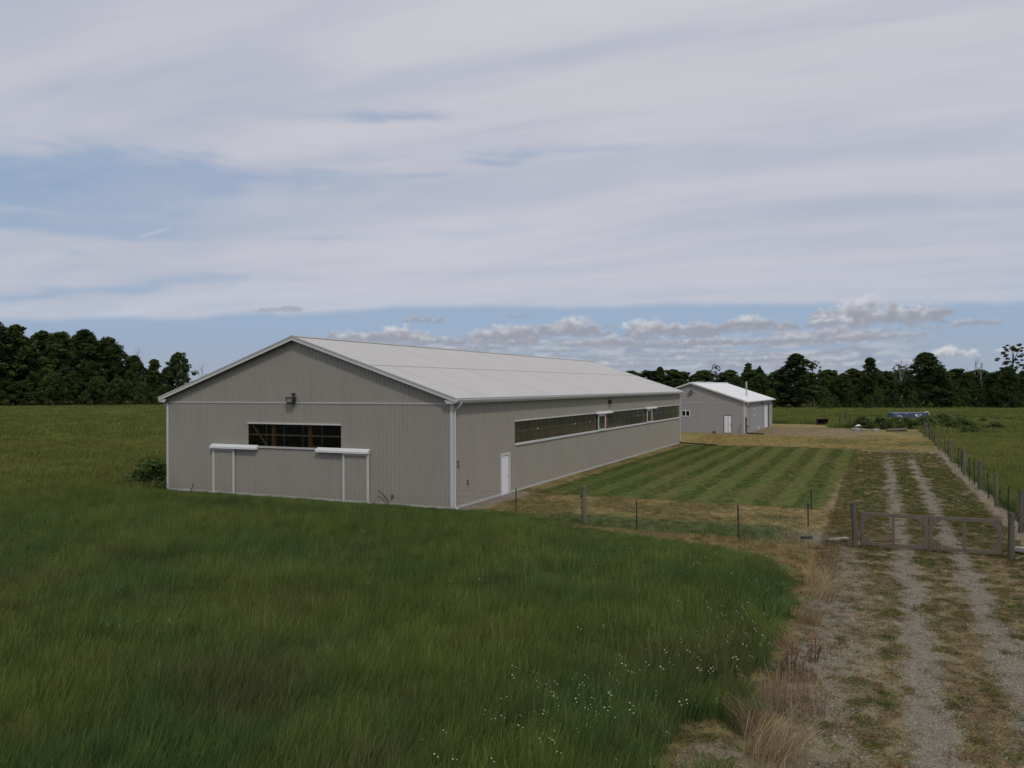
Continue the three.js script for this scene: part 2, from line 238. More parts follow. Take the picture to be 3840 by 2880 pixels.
// cracked dry mud showing through at the edge of the uncut grass
{
  const cells = [], r = rng(61), cx = 15.35, cb = -19.7; for (let i = 0; i < 330; i++) cells.push([cx + (r() - 0.5) * 2.0, cb + (r() - 0.5) * 3]);
  const t = tex(256, 384, (u, v) => { const s = cx - 1 + 2 * u + (fbm(u * 20, v * 26, 3) - 0.5) * 0.06, b = cb - 1.5 + 3 * v + (fbm(u * 20 + 8, v * 26, 3) - 0.5) * 0.06; let d1 = 9, d2 = 9; for (const c of cells) { const d = Math.hypot(s - c[0], b - c[1]); if (d < d1) { d2 = d1; d1 = d; } else if (d < d2) d2 = d; } const k = sstep(0.004, 0.02, d2 - d1); const n = fbm(u * 30, v * 45, 3); return mix3([0.10, 0.075, 0.045], mix3([0.25, 0.20, 0.13], [0.17, 0.135, 0.085], n), clamp(k * 0.6 + 0.55 * fbm(u * 9, v * 12, 4) + 0.1)); });
  sheet('dry_mud', 'patch of cracked pale mud beside the gravel drive', [[15.0, -20.7], [15.6, -20.9], [16.05, -20.3], [15.95, -19.3], [15.5, -18.9], [15.1, -19.4]], 0.026, std([1, 1, 1], 1, { map: t }), [cx - 1, cx + 1, cb - 1.5, cb + 1.5], 0.3);
}
console.log('ground done');
// ------------------------------------------------------------------ steel siding and roofing
// One sheet of ribbed steel between u0 and u1. place(u, y, d) puts a point; spans(u) lists the [from, to] heights that the sheet covers at u; cuts are the u of openings' edges.
const RIB = 0.2286;
function ribbed(u0, u1, spans, place, cuts = [], rib = 0.019) {
  const us = [[u0, 0], [u1, 0]];
  for (let k = Math.ceil((u0 - 0.03) / RIB); k * RIB <= u1 + 0.03; k++) { const c = k * RIB + RIB / 2; for (const [o, d] of [[-0.03, 0], [-0.012, rib], [0.012, rib], [0.03, 0]]) if (c + o > u0 + 1e-4 && c + o < u1 - 1e-4) us.push([c + o, d]); }
  us.sort((a, b) => a[0] - b[0]);
  const depth = (u) => { for (let i = 1; i < us.length; i++) if (u <= us[i][0] + 1e-9) { const [a, da] = us[i - 1], [b, db] = us[i]; return da + (db - da) * (b > a ? (u - a) / (b - a) : 0); } return 0; };
  const all = [...us.map((p) => p[0]), ...cuts.filter((c) => c > u0 + 1e-3 && c < u1 - 1e-3)].sort((a, b) => a - b).filter((v, i, l) => !i || v - l[i - 1] > 1e-4);
  const pos = [], uv = [];
  for (let i = 1; i < all.length; i++) {
    const a = all[i - 1], b = all[i], m = (a + b) / 2, da = depth(a), db = depth(b), sm = spans(m), sa = spans(a + 1e-5), sb = spans(b - 1e-5);
    for (let k = 0; k < sm.length; k++) {
      const [a0, a1] = sa[k] ?? sm[k], [b0, b1] = sb[k] ?? sm[k];
      if (a1 - a0 < 1e-4 && b1 - b0 < 1e-4) continue;
      const P = [place(a, a0, da), place(b, b0, db), place(b, b1, db), place(a, a1, da)], U = [[a, a0], [b, b0], [b, b1], [a, a1]];
      for (const q of [0, 1, 2, 0, 2, 3]) { pos.push(...P[q]); uv.push(...U[q]); }
    }
  }
  const g = new THREE.BufferGeometry(); g.setAttribute('position', new THREE.Float32BufferAttribute(pos, 3)); g.setAttribute('uv', new THREE.Float32BufferAttribute(uv, 2)); g.computeVertexNormals(); return g;
}
const minus = (lo, hi, holes) => { let out = [[lo, hi]]; for (const [a, b] of holes) out = out.flatMap(([x, y]) => b <= x || a >= y ? [[x, y]] : [[x, Math.max(x, a)], [Math.min(y, b), y]].filter(([p, q]) => q - p > 1e-3)); return out; };
const paintTex = (base, dirt, seed) => tex(512, 512, (u, v) => { const n = fbm(u * 6 + seed, v * 3, 4), f = fbm(u * 70 + seed, v * 26, 3), k = fbm(u * 30 + seed * 2, v * 3 + 9, 3); let c = mix3(base, dirt, clamp((n - 0.42) * 0.9 + (k - 0.5) * 0.55)); const g = 0.955 + 0.09 * f; return [c[0] * g, c[1] * g, c[2] * g]; }, true);
const wallT = paintTex([0.322, 0.296, 0.25], [0.272, 0.244, 0.20], 3); wallT.repeat.set(0.17, 0.17);
const roofT = paintTex([0.56, 0.54, 0.515], [0.47, 0.445, 0.42], 14); roofT.repeat.set(0.12, 0.09);
const shedT = paintTex([0.33, 0.325, 0.325], [0.30, 0.292, 0.285], 23); shedT.repeat.set(0.17, 0.17);
const shedRoofT = paintTex([0.80, 0.80, 0.785], [0.72, 0.72, 0.70], 31); shedRoofT.repeat.set(0.12, 0.1);
const M = {
  wall: std([1, 1, 1], 0.62, { map: wallT }), roof: std([1, 1, 1], 0.6, { map: roofT }), shedWall: std([1, 1, 1], 0.6, { map: shedT }), shedRoof: std([1, 1, 1], 0.55, { map: shedRoofT }),
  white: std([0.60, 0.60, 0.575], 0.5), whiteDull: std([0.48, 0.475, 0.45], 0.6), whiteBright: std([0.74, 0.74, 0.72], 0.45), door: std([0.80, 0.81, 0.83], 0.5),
  glass: phys([0.62, 0.64, 0.60], 0.06, { transmission: 1, thickness: 0, ior: 1.38 }), dusty: phys([0.60, 0.60, 0.55], 0.10, { transmission: 0.95, thickness: 0, ior: 1.38 }), wood: std([0.42, 0.17, 0.08], 0.8), woodPale: std([0.50, 0.33, 0.18], 0.8), red: std([0.17, 0.03, 0.026], 0.6),
  darkMetal: std([0.035, 0.032, 0.03], 0.5), greyMetal: std([0.42, 0.42, 0.40], 0.5), black: std([0.012, 0.012, 0.013], 0.55), concrete: std([0.33, 0.31, 0.27], 0.9), darkTrim: std([0.10, 0.10, 0.10], 0.6), lens: phys([0.25, 0.25, 0.22], 0.2, { clearcoat: 0.5 }), rubber: std([0.02, 0.02, 0.02], 0.7),
};
// wall fittings
function floodLight(label, [x, y, z], turn, size = 1) {
  const t = thing('flood_light', label, 'light', [x, y, z], turn);
  const sh = new THREE.Shape([[-0.25, 0.32], [0.25, 0.32], [0.17, 0.0], [-0.17, 0.0]].map((p) => new THREE.Vector2(...p)));
  const body = new THREE.ExtrudeGeometry(sh, { depth: 0.2, bevelEnabled: true, bevelSize: 0.015, bevelThickness: 0.015, bevelSegments: 2 }).translate(0, 0, 0.1); body.scale(size, size, size);
  part(t, 'housing', body, M.darkMetal); part(t, 'lens', box(-0.15 * size, 0.15 * size, 0.08 * size, 0.25 * size, 0.318 * size, 0.326 * size), M.lens);
  part(t, 'arm', tube([[0.1, 0.36, 0.18], [0.1, 0.47, 0.14], [0.05, 0.5, 0.06], [0.0, 0.46, 0]].map((p) => p.map((v) => v * size)), 0.025 * size, 12), M.darkMetal);
  part(t, 'wall_plate', box(-0.1 * size, 0.1 * size, 0.38 * size, 0.54 * size, -0.02, 0.03 * size), M.darkMetal);
  return t;
}
// ------------------------------------------------------------------ the long barn
const EAVE = 5.19, RISE = 3.13, OE = 0.32, OR = 0.33, SL = RISE / (W / 2 + OE), BELT = 4.94;
const roofY = (x) => EAVE + (x > -W / 2 ? (OE - x) : (x + W + OE)) * SL;      // top of the roof at local x, 0 at the long wall
{
  const t = thing('barn', 'long grey-beige metal barn with pale ribbed roof and strip windows', 'barn', [CX, 0, CZ], -TH);
  const gw = [-12.34, -6.33, 2.66, 3.82];                      // gable window
  const P = 0.9144, front = (u, y, d) => [u, y, d + 0.0], under = (u) => roofY(u) - 0.12;
  for (let k = 0; k < 20; k++) {                              // gable sheets below and above the belt
    const u1 = -k * P, u0 = Math.max(-W, u1 - P);
    part(t, 'siding_panel', ribbed(u0, u1, (u) => u > gw[0] && u < gw[1] ? minus(0.12, BELT - 0.02, [[gw[2], gw[3]]]) : [[0.12, BELT - 0.02]], front, [gw[0], gw[1]]), M.wall);
    part(t, 'siding_panel', ribbed(u0, u1, (u) => [[BELT + 0.02, under(u)]], front, [-W / 2]), M.wall);
  }
  const WZ = [6.93, 46.22], WY = [2.64, 3.82], side = (u, y, d) => [d, y, -u];
  for (let k = 0; k * P < L; k++) {
    const u0 = k * P, u1 = Math.min(L, u0 + P);
    part(t, 'siding_panel', ribbed(u0, u1, (u) => { const h = []; if (u > WZ[0] && u < WZ[1]) h.push(WY); if (u > 5.14 && u < 6.2) h.push([0, 2.16]); return minus(0.12, 5.02, h); }, side, [...WZ, 5.14, 6.2]), M.wall);
  }
  part(t, 'rear_wall', ribbed(-W, 0, (u) => [[0, under(u)]], (u, y, d) => [u, y, -L - d], [-W / 2]), M.wall);
  part(t, 'left_wall', ribbed(0, L, () => [[0, 5.02]], (u, y, d) => [-W - d, y, -u]), M.wall);
  // roof: two tiers of sheets on the near slope, the far slope in one
  const xr = -W / 2, xm = -4.55, b0 = -OR, b1 = L + OR, lift = 0.0;
  for (let k = 0; b0 + k * P < b1; k++) {
    const u0 = b0 + k * P, u1 = Math.min(b1, u0 + P), pl = (dy) => (u, x, d) => [x - d * 0.31, roofY(x) + dy + d * 0.95, -u];
    part(t, 'roof_panel', ribbed(u0, u1, () => [[xm - 0.02, OE + 0.03]], pl(0)), M.roof);
    part(t, 'roof_panel', ribbed(u0, u1, () => [[xr + 0.02, xm + 0.06]], pl(0.02)), M.roof);
  }
  part(t, 'far_roof_slope', ribbed(b0, b1, () => [[-W - OE - 0.03, xr - 0.02]], (u, x, d) => [x + d * 0.31, roofY(x) + d * 0.95, -u]), M.roof);
  { const g = []; for (const s of [-1, 1]) g.push(new THREE.BoxGeometry(0.22, 0.012, b1 - b0).rotateZ(-s * Math.atan(SL)).translate(xr + s * 0.1, roofY(xr) + 0.026, -(b0 + b1) / 2)); part(t, 'ridge_cap', mergeGeometries(g), M.whiteDull); }
  part(t, 'ceiling_deck', (() => { const g = new THREE.BufferGeometry(), z0 = -0.05, z1 = -L + 0.05, v = [[-W, roofY(-W) - 0.1, z0], [xr, roofY(xr) - 0.1, z0], [xr, roofY(xr) - 0.1, z1], [-W, roofY(-W) - 0.1, z1], [0, roofY(0) - 0.1, z0], [0, roofY(0) - 0.1, z1]]; g.setAttribute('position', new THREE.Float32BufferAttribute(v.flat(), 3)); g.setAttribute('uv', new THREE.Float32BufferAttribute(v.map((p) => [p[0], p[2]]).flat(), 2)); g.setIndex([0, 1, 2, 0, 2, 3, 1, 4, 5, 1, 5, 2]); g.computeVertexNormals(); return g; })(), std([0.25, 0.18, 0.12], 0.9));
  // trim
  const rake = (z) => { for (const s of [1, -1]) { const xa = s > 0 ? OE + 0.02 : -W - OE - 0.02, sh = new THREE.Shape([[xa, EAVE - 0.02 - 0.01], [xr, roofY(xr) - 0.02], [xr, roofY(xr) - 0.19], [xa, EAVE - 0.19]].map((p) => new THREE.Vector2(...p))); part(t, 'rake_trim', new THREE.ExtrudeGeometry(sh, { depth: 0.03, bevelEnabled: false }).translate(0, 0, z), M.white); const cap = new THREE.Shape([[xa, EAVE + 0.035], [xr, roofY(xr) + 0.045], [xr, roofY(xr) - 0.03], [xa, EAVE - 0.04]].map((p) => new THREE.Vector2(...p))); part(t, 'rake_cap', new THREE.ExtrudeGeometry(cap, { depth: 0.02, bevelEnabled: false }).translate(0, 0, z + (z > 0 ? 0.031 : -0.021)), M.whiteDull); } };
  rake(OR - 0.03); rake(-L - OR);
  for (const s of [1, -1]) { const m = (x) => s > 0 ? x : -W - x; const sh = new THREE.Shape([[m(-0.28), EAVE - 0.10], [m(OE + 0.02), EAVE - 0.10], [m(OE - 0.02), BELT + 0.0], [m(-0.12), BELT + 0.0]].map((p) => new THREE.Vector2(...p))); part(t, 'eave_return', new THREE.ExtrudeGeometry(sh, { depth: 0.03, bevelEnabled: false }).translate(0, 0, OR - 0.065), M.white); part(t, 'eave_return', new THREE.ExtrudeGeometry(sh, { depth: 0.03, bevelEnabled: false }).translate(0, 0, -L - OR + 0.035), M.white);
    part(t, 'soffit', box(m(0.025), m(OE - 0.03), BELT + 0.02, BELT + 0.04, OR - 0.07, -L - OR + 0.07), M.white);
    part(t, 'fascia', box(m(OE - 0.03), m(OE), BELT + 0.005, EAVE - 0.02, OR - 0.07, -L - OR + 0.07), M.white);
    const gs = new THREE.Shape([[0, 0], [0.10, 0], [0.125, 0.06], [0.14, 0.075], [0.14, 0.125], [0.125, 0.125], [0.11, 0.07], [0.09, 0.015], [0.012, 0.015], [0.012, 0.12], [0, 0.12]].map((p) => new THREE.Vector2(p[0], p[1]))); const gg = new THREE.ExtrudeGeometry(gs, { depth: L + 2 * OR, bevelEnabled: false }).translate(OE + 0.003, EAVE - 0.17, -L - OR); if (s < 0) { gg.scale(-1, 1, 1); gg.translate(-W, 0, 0); } part(t, 'gutter', gg, M.white); }
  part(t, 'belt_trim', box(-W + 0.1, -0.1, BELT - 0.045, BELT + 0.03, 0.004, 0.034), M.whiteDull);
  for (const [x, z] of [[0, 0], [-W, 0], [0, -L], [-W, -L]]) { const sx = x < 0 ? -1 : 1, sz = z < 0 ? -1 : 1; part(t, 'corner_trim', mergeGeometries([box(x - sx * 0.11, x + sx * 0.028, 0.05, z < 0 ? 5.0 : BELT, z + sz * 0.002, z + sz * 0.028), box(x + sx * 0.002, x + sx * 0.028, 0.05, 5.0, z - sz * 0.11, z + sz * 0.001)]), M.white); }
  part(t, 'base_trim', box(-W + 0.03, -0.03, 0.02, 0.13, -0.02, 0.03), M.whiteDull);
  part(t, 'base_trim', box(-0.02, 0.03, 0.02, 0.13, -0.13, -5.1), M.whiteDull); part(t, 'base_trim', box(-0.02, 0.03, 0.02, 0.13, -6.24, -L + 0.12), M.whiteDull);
  const spout = (x, z, sx, foot) => part(t, 'downspout', tube([[x + sx * (OE + 0.07), EAVE - 0.16, z], [x + sx * (OE + 0.07), EAVE - 0.28, z], [x + sx * 0.24, EAVE - 0.42, z], [x + sx * 0.09, EAVE - 0.56, z], [x + sx * 0.075, EAVE - 0.8, z], [x + sx * 0.075, 3, z], [x + sx * 0.075, 1.5, z], [x + sx * 0.075, 0.2, z], ...foot], 0.045, 60, 8), M.white);
  spout(0, -0.1, 1, [[0.1, 0.08, -0.1], [0.3, 0.04, -0.02]]); spout(-W, -0.1, -1, [[-W - 0.1, 0.08, -0.1]]); spout(0, -L + 0.1, 1, [[0.075, 0.12, -L + 0.1]]);
  // gable window: five panes under a flashing
  const gp = [-12.34, -11.12, -9.93, -8.72, -7.5, -6.33];
  for (let i = 0; i < 5; i++) { const p = part(t, 'window_pane', box(gp[i] + 0.004, gp[i + 1] - 0.004, gw[2], gw[3], -0.012, -0.006), M.glass); if (i) part(p, 'mullion', box(gp[i] - 0.01, gp[i] + 0.01, gw[2], gw[3], -0.004, 0.004), std([0.06, 0.065, 0.055], 0.7)); }
  part(t, 'window_head', box(gw[0] - 0.03, gw[1] + 0.03, gw[3], gw[3] + 0.075, 0.003, 0.06), M.white);
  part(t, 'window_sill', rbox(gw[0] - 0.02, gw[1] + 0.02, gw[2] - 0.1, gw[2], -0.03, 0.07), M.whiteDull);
  // sliding doors on the gable, each with a hood over its track
  for (const [x0, x1, h0, h1] of [[-14.79, -13.25, -14.87, -11.66], [-6.18, -4.62, -7.76, -4.6]]) {
    const d = part(t, 'sliding_door', ribbed(x0 + 0.09, x1 - 0.09, () => [[0.13, 2.36]], (u, y, q) => [u, y, q + 0.07]), M.wall);
    part(d, 'door_stile', rbox(x0, x0 + 0.11, 0.02, 2.47, 0.045, 0.115), M.white); part(d, 'door_stile', rbox(x1 - 0.11, x1, 0.02, 2.47, 0.045, 0.115), M.white);
    part(d, 'door_rail', rbox(x0 + 0.11, x1 - 0.11, 2.36, 2.46, 0.047, 0.112), M.white); part(d, 'door_rail', rbox(x0 + 0.11, x1 - 0.11, 0.03, 0.13, 0.047, 0.112), M.whiteDull);
    const hs = new THREE.Shape([[0.035, 0], [0.24, 0], [0.24, 0.085], [0.035, 0.21]].map((p) => new THREE.Vector2(...p)));
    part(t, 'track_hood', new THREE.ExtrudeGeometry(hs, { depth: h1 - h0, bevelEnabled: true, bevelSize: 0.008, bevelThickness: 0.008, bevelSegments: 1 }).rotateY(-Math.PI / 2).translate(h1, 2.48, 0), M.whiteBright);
  }
  // long strip window
  const open = [[20.76, 23.23], [33.72, 36.29]], joints = [WZ[0]]; for (let b = 8.1; b < WZ[1] - 0.4; b += 1.287) joints.push(b); joints.push(WZ[1]);
  for (let i = 1; i < joints.length; i++) { const z0 = joints[i - 1], z1 = joints[i]; const o = open.find(([a, c]) => z0 < c && z1 > a); const rest = o ? minus(z0, z1, [[o[0], o[1]]]) : [[z0, z1]]; for (const [a, c] of rest) if (c - a > 0.05) { const p = part(t, 'window_pane', box(-0.012, -0.006, WY[0], WY[1], -a - 0.004, -c + 0.004), M.dusty); part(p, 'mullion', box(-0.004, 0.008, WY[0], WY[1], -c + 0.012, -c - 0.006), std([0.16, 0.14, 0.11], 0.5)); } }
  part(t, 'window_head', box(0.003, 0.055, WY[1], WY[1] + 0.07, -WZ[0] + 0.03, -WZ[1] - 0.02), M.white);
  part(t, 'window_sill', rbox(-0.03, 0.085, WY[0] - 0.12, WY[0], -WZ[0] + 0.02, -WZ[1] - 0.02), M.white);
  for (const [a, c] of open) {
    const f0 = a, f1 = a + 1.65;
    const sl = part(t, 'sliding_window', box(0.10, 0.106, 2.70, 3.60, -f0 - 0.13, -f1 + 0.13), M.dusty);
    part(sl, 'sash_stile', rbox(0.075, 0.13, 2.56, 3.73, -f0, -f0 - 0.14), M.white); part(sl, 'sash_stile', rbox(0.075, 0.13, 2.56, 3.73, -f1 + 0.14, -f1), M.white); part(sl, 'sash_rail', rbox(0.077, 0.128, 3.60, 3.728, -f0 - 0.14, -f1 + 0.14), M.white); part(sl, 'sash_rail', rbox(0.077, 0.128, 2.562, 2.70, -f0 - 0.14, -f1 + 0.14), M.white);
    part(t, 'red_board', box(-0.02, 0.02, WY[0] + 0.005, WY[1] - 0.005, -f1 + 0.1, -c), M.red, 'dark red board in the open end of the window');
    const hs = new THREE.Shape([[0.06, 0], [0.27, 0], [0.27, 0.06], [0.06, 0.16]].map((p) => new THREE.Vector2(...p)));
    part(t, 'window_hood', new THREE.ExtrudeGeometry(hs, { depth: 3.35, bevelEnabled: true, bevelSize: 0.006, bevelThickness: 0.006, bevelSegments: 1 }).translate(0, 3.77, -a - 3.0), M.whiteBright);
  }
  // side door
  const dr = part(t, 'door', box(-0.045, -0.005, 0.05, 2.08, -5.24, -6.1), M.door);
  for (const y of [0.38, 0.80, 1.22, 1.64]) part(dr, 'door_panel', rbox(-0.008, 0.004, y - 0.17, y + 0.17, -5.34, -6.0), M.door);
  part(dr, 'handle', new THREE.SphereGeometry(0.035, 10, 8).translate(0.03, 1.0, -6.0), M.greyMetal);
  part(dr, 'door_frame', mergeGeometries([box(-0.04, 0.05, 0.02, 2.2, -5.10, -5.2), box(-0.04, 0.05, 0.02, 2.2, -6.14, -6.24), box(-0.04, 0.05, 2.1, 2.2, -5.2, -6.14)]), M.white);
  part(dr, 'threshold', box(-0.05, 0.09, 0.0, 0.045, -5.2, -6.14), M.concrete);
  // frame of the barn seen through the panes
  for (let b = 7.58; b < L; b += 2.575) part(t, 'post', rbox(-0.22, -0.07, 0, 5.0, -b - 0.075, -b + 0.075), M.wood);
  part(t, 'girt', box(-0.065, -0.025, 3.23, 3.32, -0.3, -L + 0.2), M.woodPale);
  for (const [b0, y0, b1, y1] of [[18.7, 3.84, 20.0, 2.68], [27.6, 3.84, 26.07, 2.68], [45.4, 3.84, 44.05, 2.68]]) part(t, 'brace', bar([-0.045, y0, -b0], [-0.045, y1, -b1], 0.04, 0.1), M.woodPale);
  for (const x of [-10.73, -8.34]) part(t, 'post', rbox(x - 0.1, x + 0.1, 0, 7.6, -0.22, -0.075), M.wood);
  part(t, 'girt', box(-W + 0.3, -0.4, 3.225, 3.285, -0.07, -0.035), M.woodPale);
  part(t, 'brace', bar([-12.25, 3.9, -0.06], [-11.1, 2.66, -0.06], 0.09, 0.05), M.wood); part(t, 'brace', bar([-8.2, 2.72, -0.06], [-7.6, 2.72, -0.06], 0.05, 0.05), M.wood);
  for (let x = -12.2, i = 0; x < -6.4; x += 0.19, i++) if (GRAD[i % 256] > 0.25) part(t, 'hanging_clip', box(x, x + 0.05 + 0.05 * GRAD[(i * 3) % 256], 3.215, 3.3, -0.034, -0.028), i % 3 ? M.whiteDull : M.woodPale);
  for (const b of [10.16, 16.4, 19.3, 31.4, 44.0]) part(t, 'insulator', new THREE.SphereGeometry(0.045, 8, 6).translate(-0.02, 3.275, -b), M.whiteBright);
  part(t, 'kick_wall', box(-0.2, -0.17, 0, 2.3, -6.6, -L + 0.3), M.wood); part(t, 'kick_wall', box(-W + 0.3, -0.4, 0, 2.3, -0.2, -0.17), M.wood);
  for (const [b, y, h] of [[0.48, 2.11, 0.3], [1.43, 1.15, 0.22]]) part(t, 'wall_bracket', mergeGeometries([rbox(0.02, 0.05, y - h / 2, y + h / 2, -b - 0.02, -b + 0.02, 0.005), rbox(0.02, 0.09, y - h / 2, y - h / 2 + 0.08, -b - 0.03, -b + 0.03, 0.005), rbox(0.02, 0.07, y + h / 4, y + h / 2, -b - 0.035, -b + 0.03, 0.005)]), std([0.12, 0.10, 0.08], 0.7));
  part(t, 'outlet_box', rbox(-3.34, -3.24, 0.40, 0.56, 0.02, 0.09), M.darkTrim);
}
floodLight('dark flood light high on the gable end of the long barn', [...at(-9.3, -0.02, 4.9)], -TH);
floodLight('dark flood light under the eave above the strip window', [...at(0.02, 23.5, 4.46)], -TH + Math.PI / 2, 0.8);
{ const o = solo('cable', 'black cable sticking up out of the grass by the gable', 'cable', tube([[-3.35, -0.05, 0.2], [-3.45, 0.2, 0.16], [-3.7, 0.5, 0.16], [-3.98, 0.72, 0.2]], 0.022, 16), M.black); onSite(o); }
{ const o = solo('stake', 'short dark stick leaning by the gable foot near the shrub', 'stick', bar([-16.2, 0, 0.35], [-15.95, 0.5, 0.3], 0.035), M.darkMetal); onSite(o); }
{ const o = solo('drain_pipe', 'black corrugated drain pipe lying on the lawn from the far barn corner', 'pipe', tube([[0.075, 0.2, -46.3], [0.12, 0.1, -46.25], [0.5, 0.07, -46.1], [1.6, 0.07, -45.4], [2.9, 0.07, -44.85], [4.0, 0.07, -44.4]], 0.065, 40), M.rubber); onSite(o); }
console.log('barn done');
// ------------------------------------------------------------------ the smaller barn behind
const TH2 = 0.475, C2 = [27.56, 0, -92.97], W2 = 12.8, L2 = 19.7;
const at2 = (x, b, y) => [C2[0] + x * Math.cos(TH2) + b * Math.sin(TH2), y, C2[2] + x * Math.sin(TH2) - b * Math.cos(TH2)];
{
  const t = thing('workshop', 'small grey metal workshop with bright white roof and flue', 'barn', C2, -TH2);
  const E2 = 3.87, oe = 0.35, orr = 0.3, xr = -W2 / 2, sl = (6.16 - E2) / (W2 / 2 + oe), ry = (x) => E2 + (x > xr ? oe - x : x + W2 + oe) * sl, P = 0.9144, belt = 3.66;
  const win = [-7.5, -6.6, 2.08, 2.68], od = [13.2, 17.05, 0, 3.22], sw = [5.3, 6.5, 2.05, 2.7], dr = [-2.47, -1.48, 0, 2.22];
  for (let k = 0; k * P < W2; k++) { const u1 = -k * P, u0 = Math.max(-W2, u1 - P); part(t, 'siding_panel', ribbed(u0, u1, (u) => { const h = []; if (u > win[0] && u < win[1]) h.push([win[2], win[3]]); if (u > dr[0] && u < dr[1]) h.push([0, dr[3]]); return minus(0.14, belt - 0.01, h); }, (u, y, d) => [u, y, d], [win[0], win[1], dr[0], dr[1]]), M.shedWall); part(t, 'siding_panel', ribbed(u0, u1, (u) => [[belt + 0.01, ry(u) - 0.1]], (u, y, d) => [u, y, d], [xr]), M.shedWall); }
  for (let k = 0; k * P < L2; k++) { const u0 = k * P, u1 = Math.min(L2, u0 + P); part(t, 'siding_panel', ribbed(u0, u1, (u) => { const h = []; if (u > od[0] && u < od[1]) h.push([0, od[3]]); if (u > sw[0] && u < sw[1]) h.push([sw[2], sw[3]]); return minus(0.14, belt + 0.05, h); }, (u, y, d) => [d, y, -u], [od[0], od[1], sw[0], sw[1]]), M.shedWall); }
  part(t, 'rear_wall', ribbed(-W2, 0, (u) => [[0, ry(u) - 0.1]], (u, y, d) => [u, y, -L2 - d], [xr]), M.shedWall); part(t, 'left_wall', ribbed(0, L2, () => [[0, belt + 0.05]], (u, y, d) => [-W2 - d, y, -u]), M.shedWall);
  for (let k = 0; -orr + k * P < L2 + orr; k++) { const u0 = -orr + k * P, u1 = Math.min(L2 + orr, u0 + P); part(t, 'roof_panel', ribbed(u0, u1, () => [[xr, oe + 0.03]], (u, x, d) => [x - d * 0.32, ry(x) + d * 0.95, -u]), M.shedRoof); }
  part(t, 'far_roof_slope', ribbed(-orr, L2 + orr, () => [[-W2 - oe, xr]], (u, x, d) => [x + d * 0.32, ry(x) + d * 0.95, -u]), M.shedRoof);
  part(t, 'ridge_cap', mergeGeometries([-1, 1].map((s) => new THREE.BoxGeometry(0.24, 0.012, L2 + 2 * orr).rotateZ(-s * Math.atan(sl)).translate(xr + s * 0.11, ry(xr) + 0.012, -L2 / 2))), M.whiteBright);
  for (const z of [-3.2, -8.8]) part(t, 'ridge_vent', rbox(xr - 0.22, xr + 0.22, ry(xr) - 0.02, ry(xr) + 0.1, z, z - 2.2), M.whiteBright);
  for (const z of [orr, -L2 - orr - 0.03]) for (const s of [1, -1]) { const xa = s > 0 ? oe : -W2 - oe; part(t, 'rake_trim', new THREE.ExtrudeGeometry(new THREE.Shape([[xa, E2 + 0.03], [xr, ry(xr) + 0.03], [xr, ry(xr) - 0.15], [xa, E2 - 0.15]].map((p) => new THREE.Vector2(...p))), { depth: 0.03, bevelEnabled: false }).translate(0, 0, z), M.white); }
  for (const s of [1, -1]) { const m = (x) => s > 0 ? x : -W2 - x; part(t, 'gutter', rbox(m(oe + 0.002), m(oe + 0.12), E2 - 0.14, E2 - 0.01, orr, -L2 - orr, 0.02), M.white); part(t, 'soffit', box(m(0.022), m(oe), belt + 0.03, belt + 0.05, orr - 0.03, -L2 - orr), M.white); part(t, 'fascia', box(m(oe - 0.03), m(oe), belt + 0.05, E2 - 0.02, orr - 0.03, -L2 - orr), M.white); part(t, 'eave_return', box(m(-0.1), m(oe), belt + 0.052, E2 - 0.1, orr - 0.06, orr - 0.031), M.white); }
  part(t, 'belt_trim', box(-W2 + 0.1, -0.1, belt - 0.03, belt + 0.03, 0.003, 0.03), M.whiteDull);
  for (const [x, z] of [[0, 0], [-W2, 0], [0, -L2]]) { const sx = x < 0 ? -1 : 1, sz = z < 0 ? -1 : 1; part(t, 'corner_trim', mergeGeometries([box(x - sx * 0.12, x + sx * 0.028, 0.06, belt + 0.02, z + sz * 0.002, z + sz * 0.028), box(x + sx * 0.002, x + sx * 0.028, 0.06, belt + 0.02, z - sz * 0.12, z + sz * 0.001)]), M.white); }
  part(t, 'foundation', box(-W2, 0, 0, 0.145, -0.02, 0.035), M.concrete); part(t, 'foundation', box(-0.02, 0.035, 0, 0.145, -0.03, -od[0]), M.concrete); part(t, 'foundation', box(-0.02, 0.035, 0, 0.145, -od[1], -L2), M.concrete);
  const fr = part(t, 'window', mergeGeometries([box(win[0] - 0.08, win[1] + 0.08, win[3], win[3] + 0.08, -0.03, 0.05), box(win[0] - 0.08, win[1] + 0.08, win[2] - 0.09, win[2], -0.03, 0.06), box(win[0] - 0.08, win[0], win[2], win[3], -0.03, 0.05), box(win[1], win[1] + 0.08, win[2], win[3], -0.03, 0.05), box(-7.1, -7.0, win[2], win[3], -0.03, 0.045)]), M.whiteBright);
  part(fr, 'pane', box(win[0], -7.1, win[2], win[3], -0.01, -0.004), M.glass); part(fr, 'pane', box(-7.0, win[1], win[2], win[3], -0.01, -0.004), M.glass);
  const d = part(t, 'door', box(dr[0] + 0.06, dr[1] - 0.06, 0.05, 2.16, -0.03, 0.01), M.door);
  for (const [y0, y1] of [[0.22, 0.78], [0.98, 1.62], [1.78, 2.02]]) for (const x of [-2.29, -1.89]) { part(d, 'door_panel', rbox(x, x + 0.28, y0, y1, 0.008, 0.022, 0.005), M.door); part(d, 'groove', mergeGeometries([box(x - 0.035, x, y0 - 0.03, y1 + 0.03, 0.0105, 0.014), box(x + 0.28, x + 0.315, y0 - 0.03, y1 + 0.03, 0.0105, 0.014)]), std([0.42, 0.43, 0.44], 0.6)); }
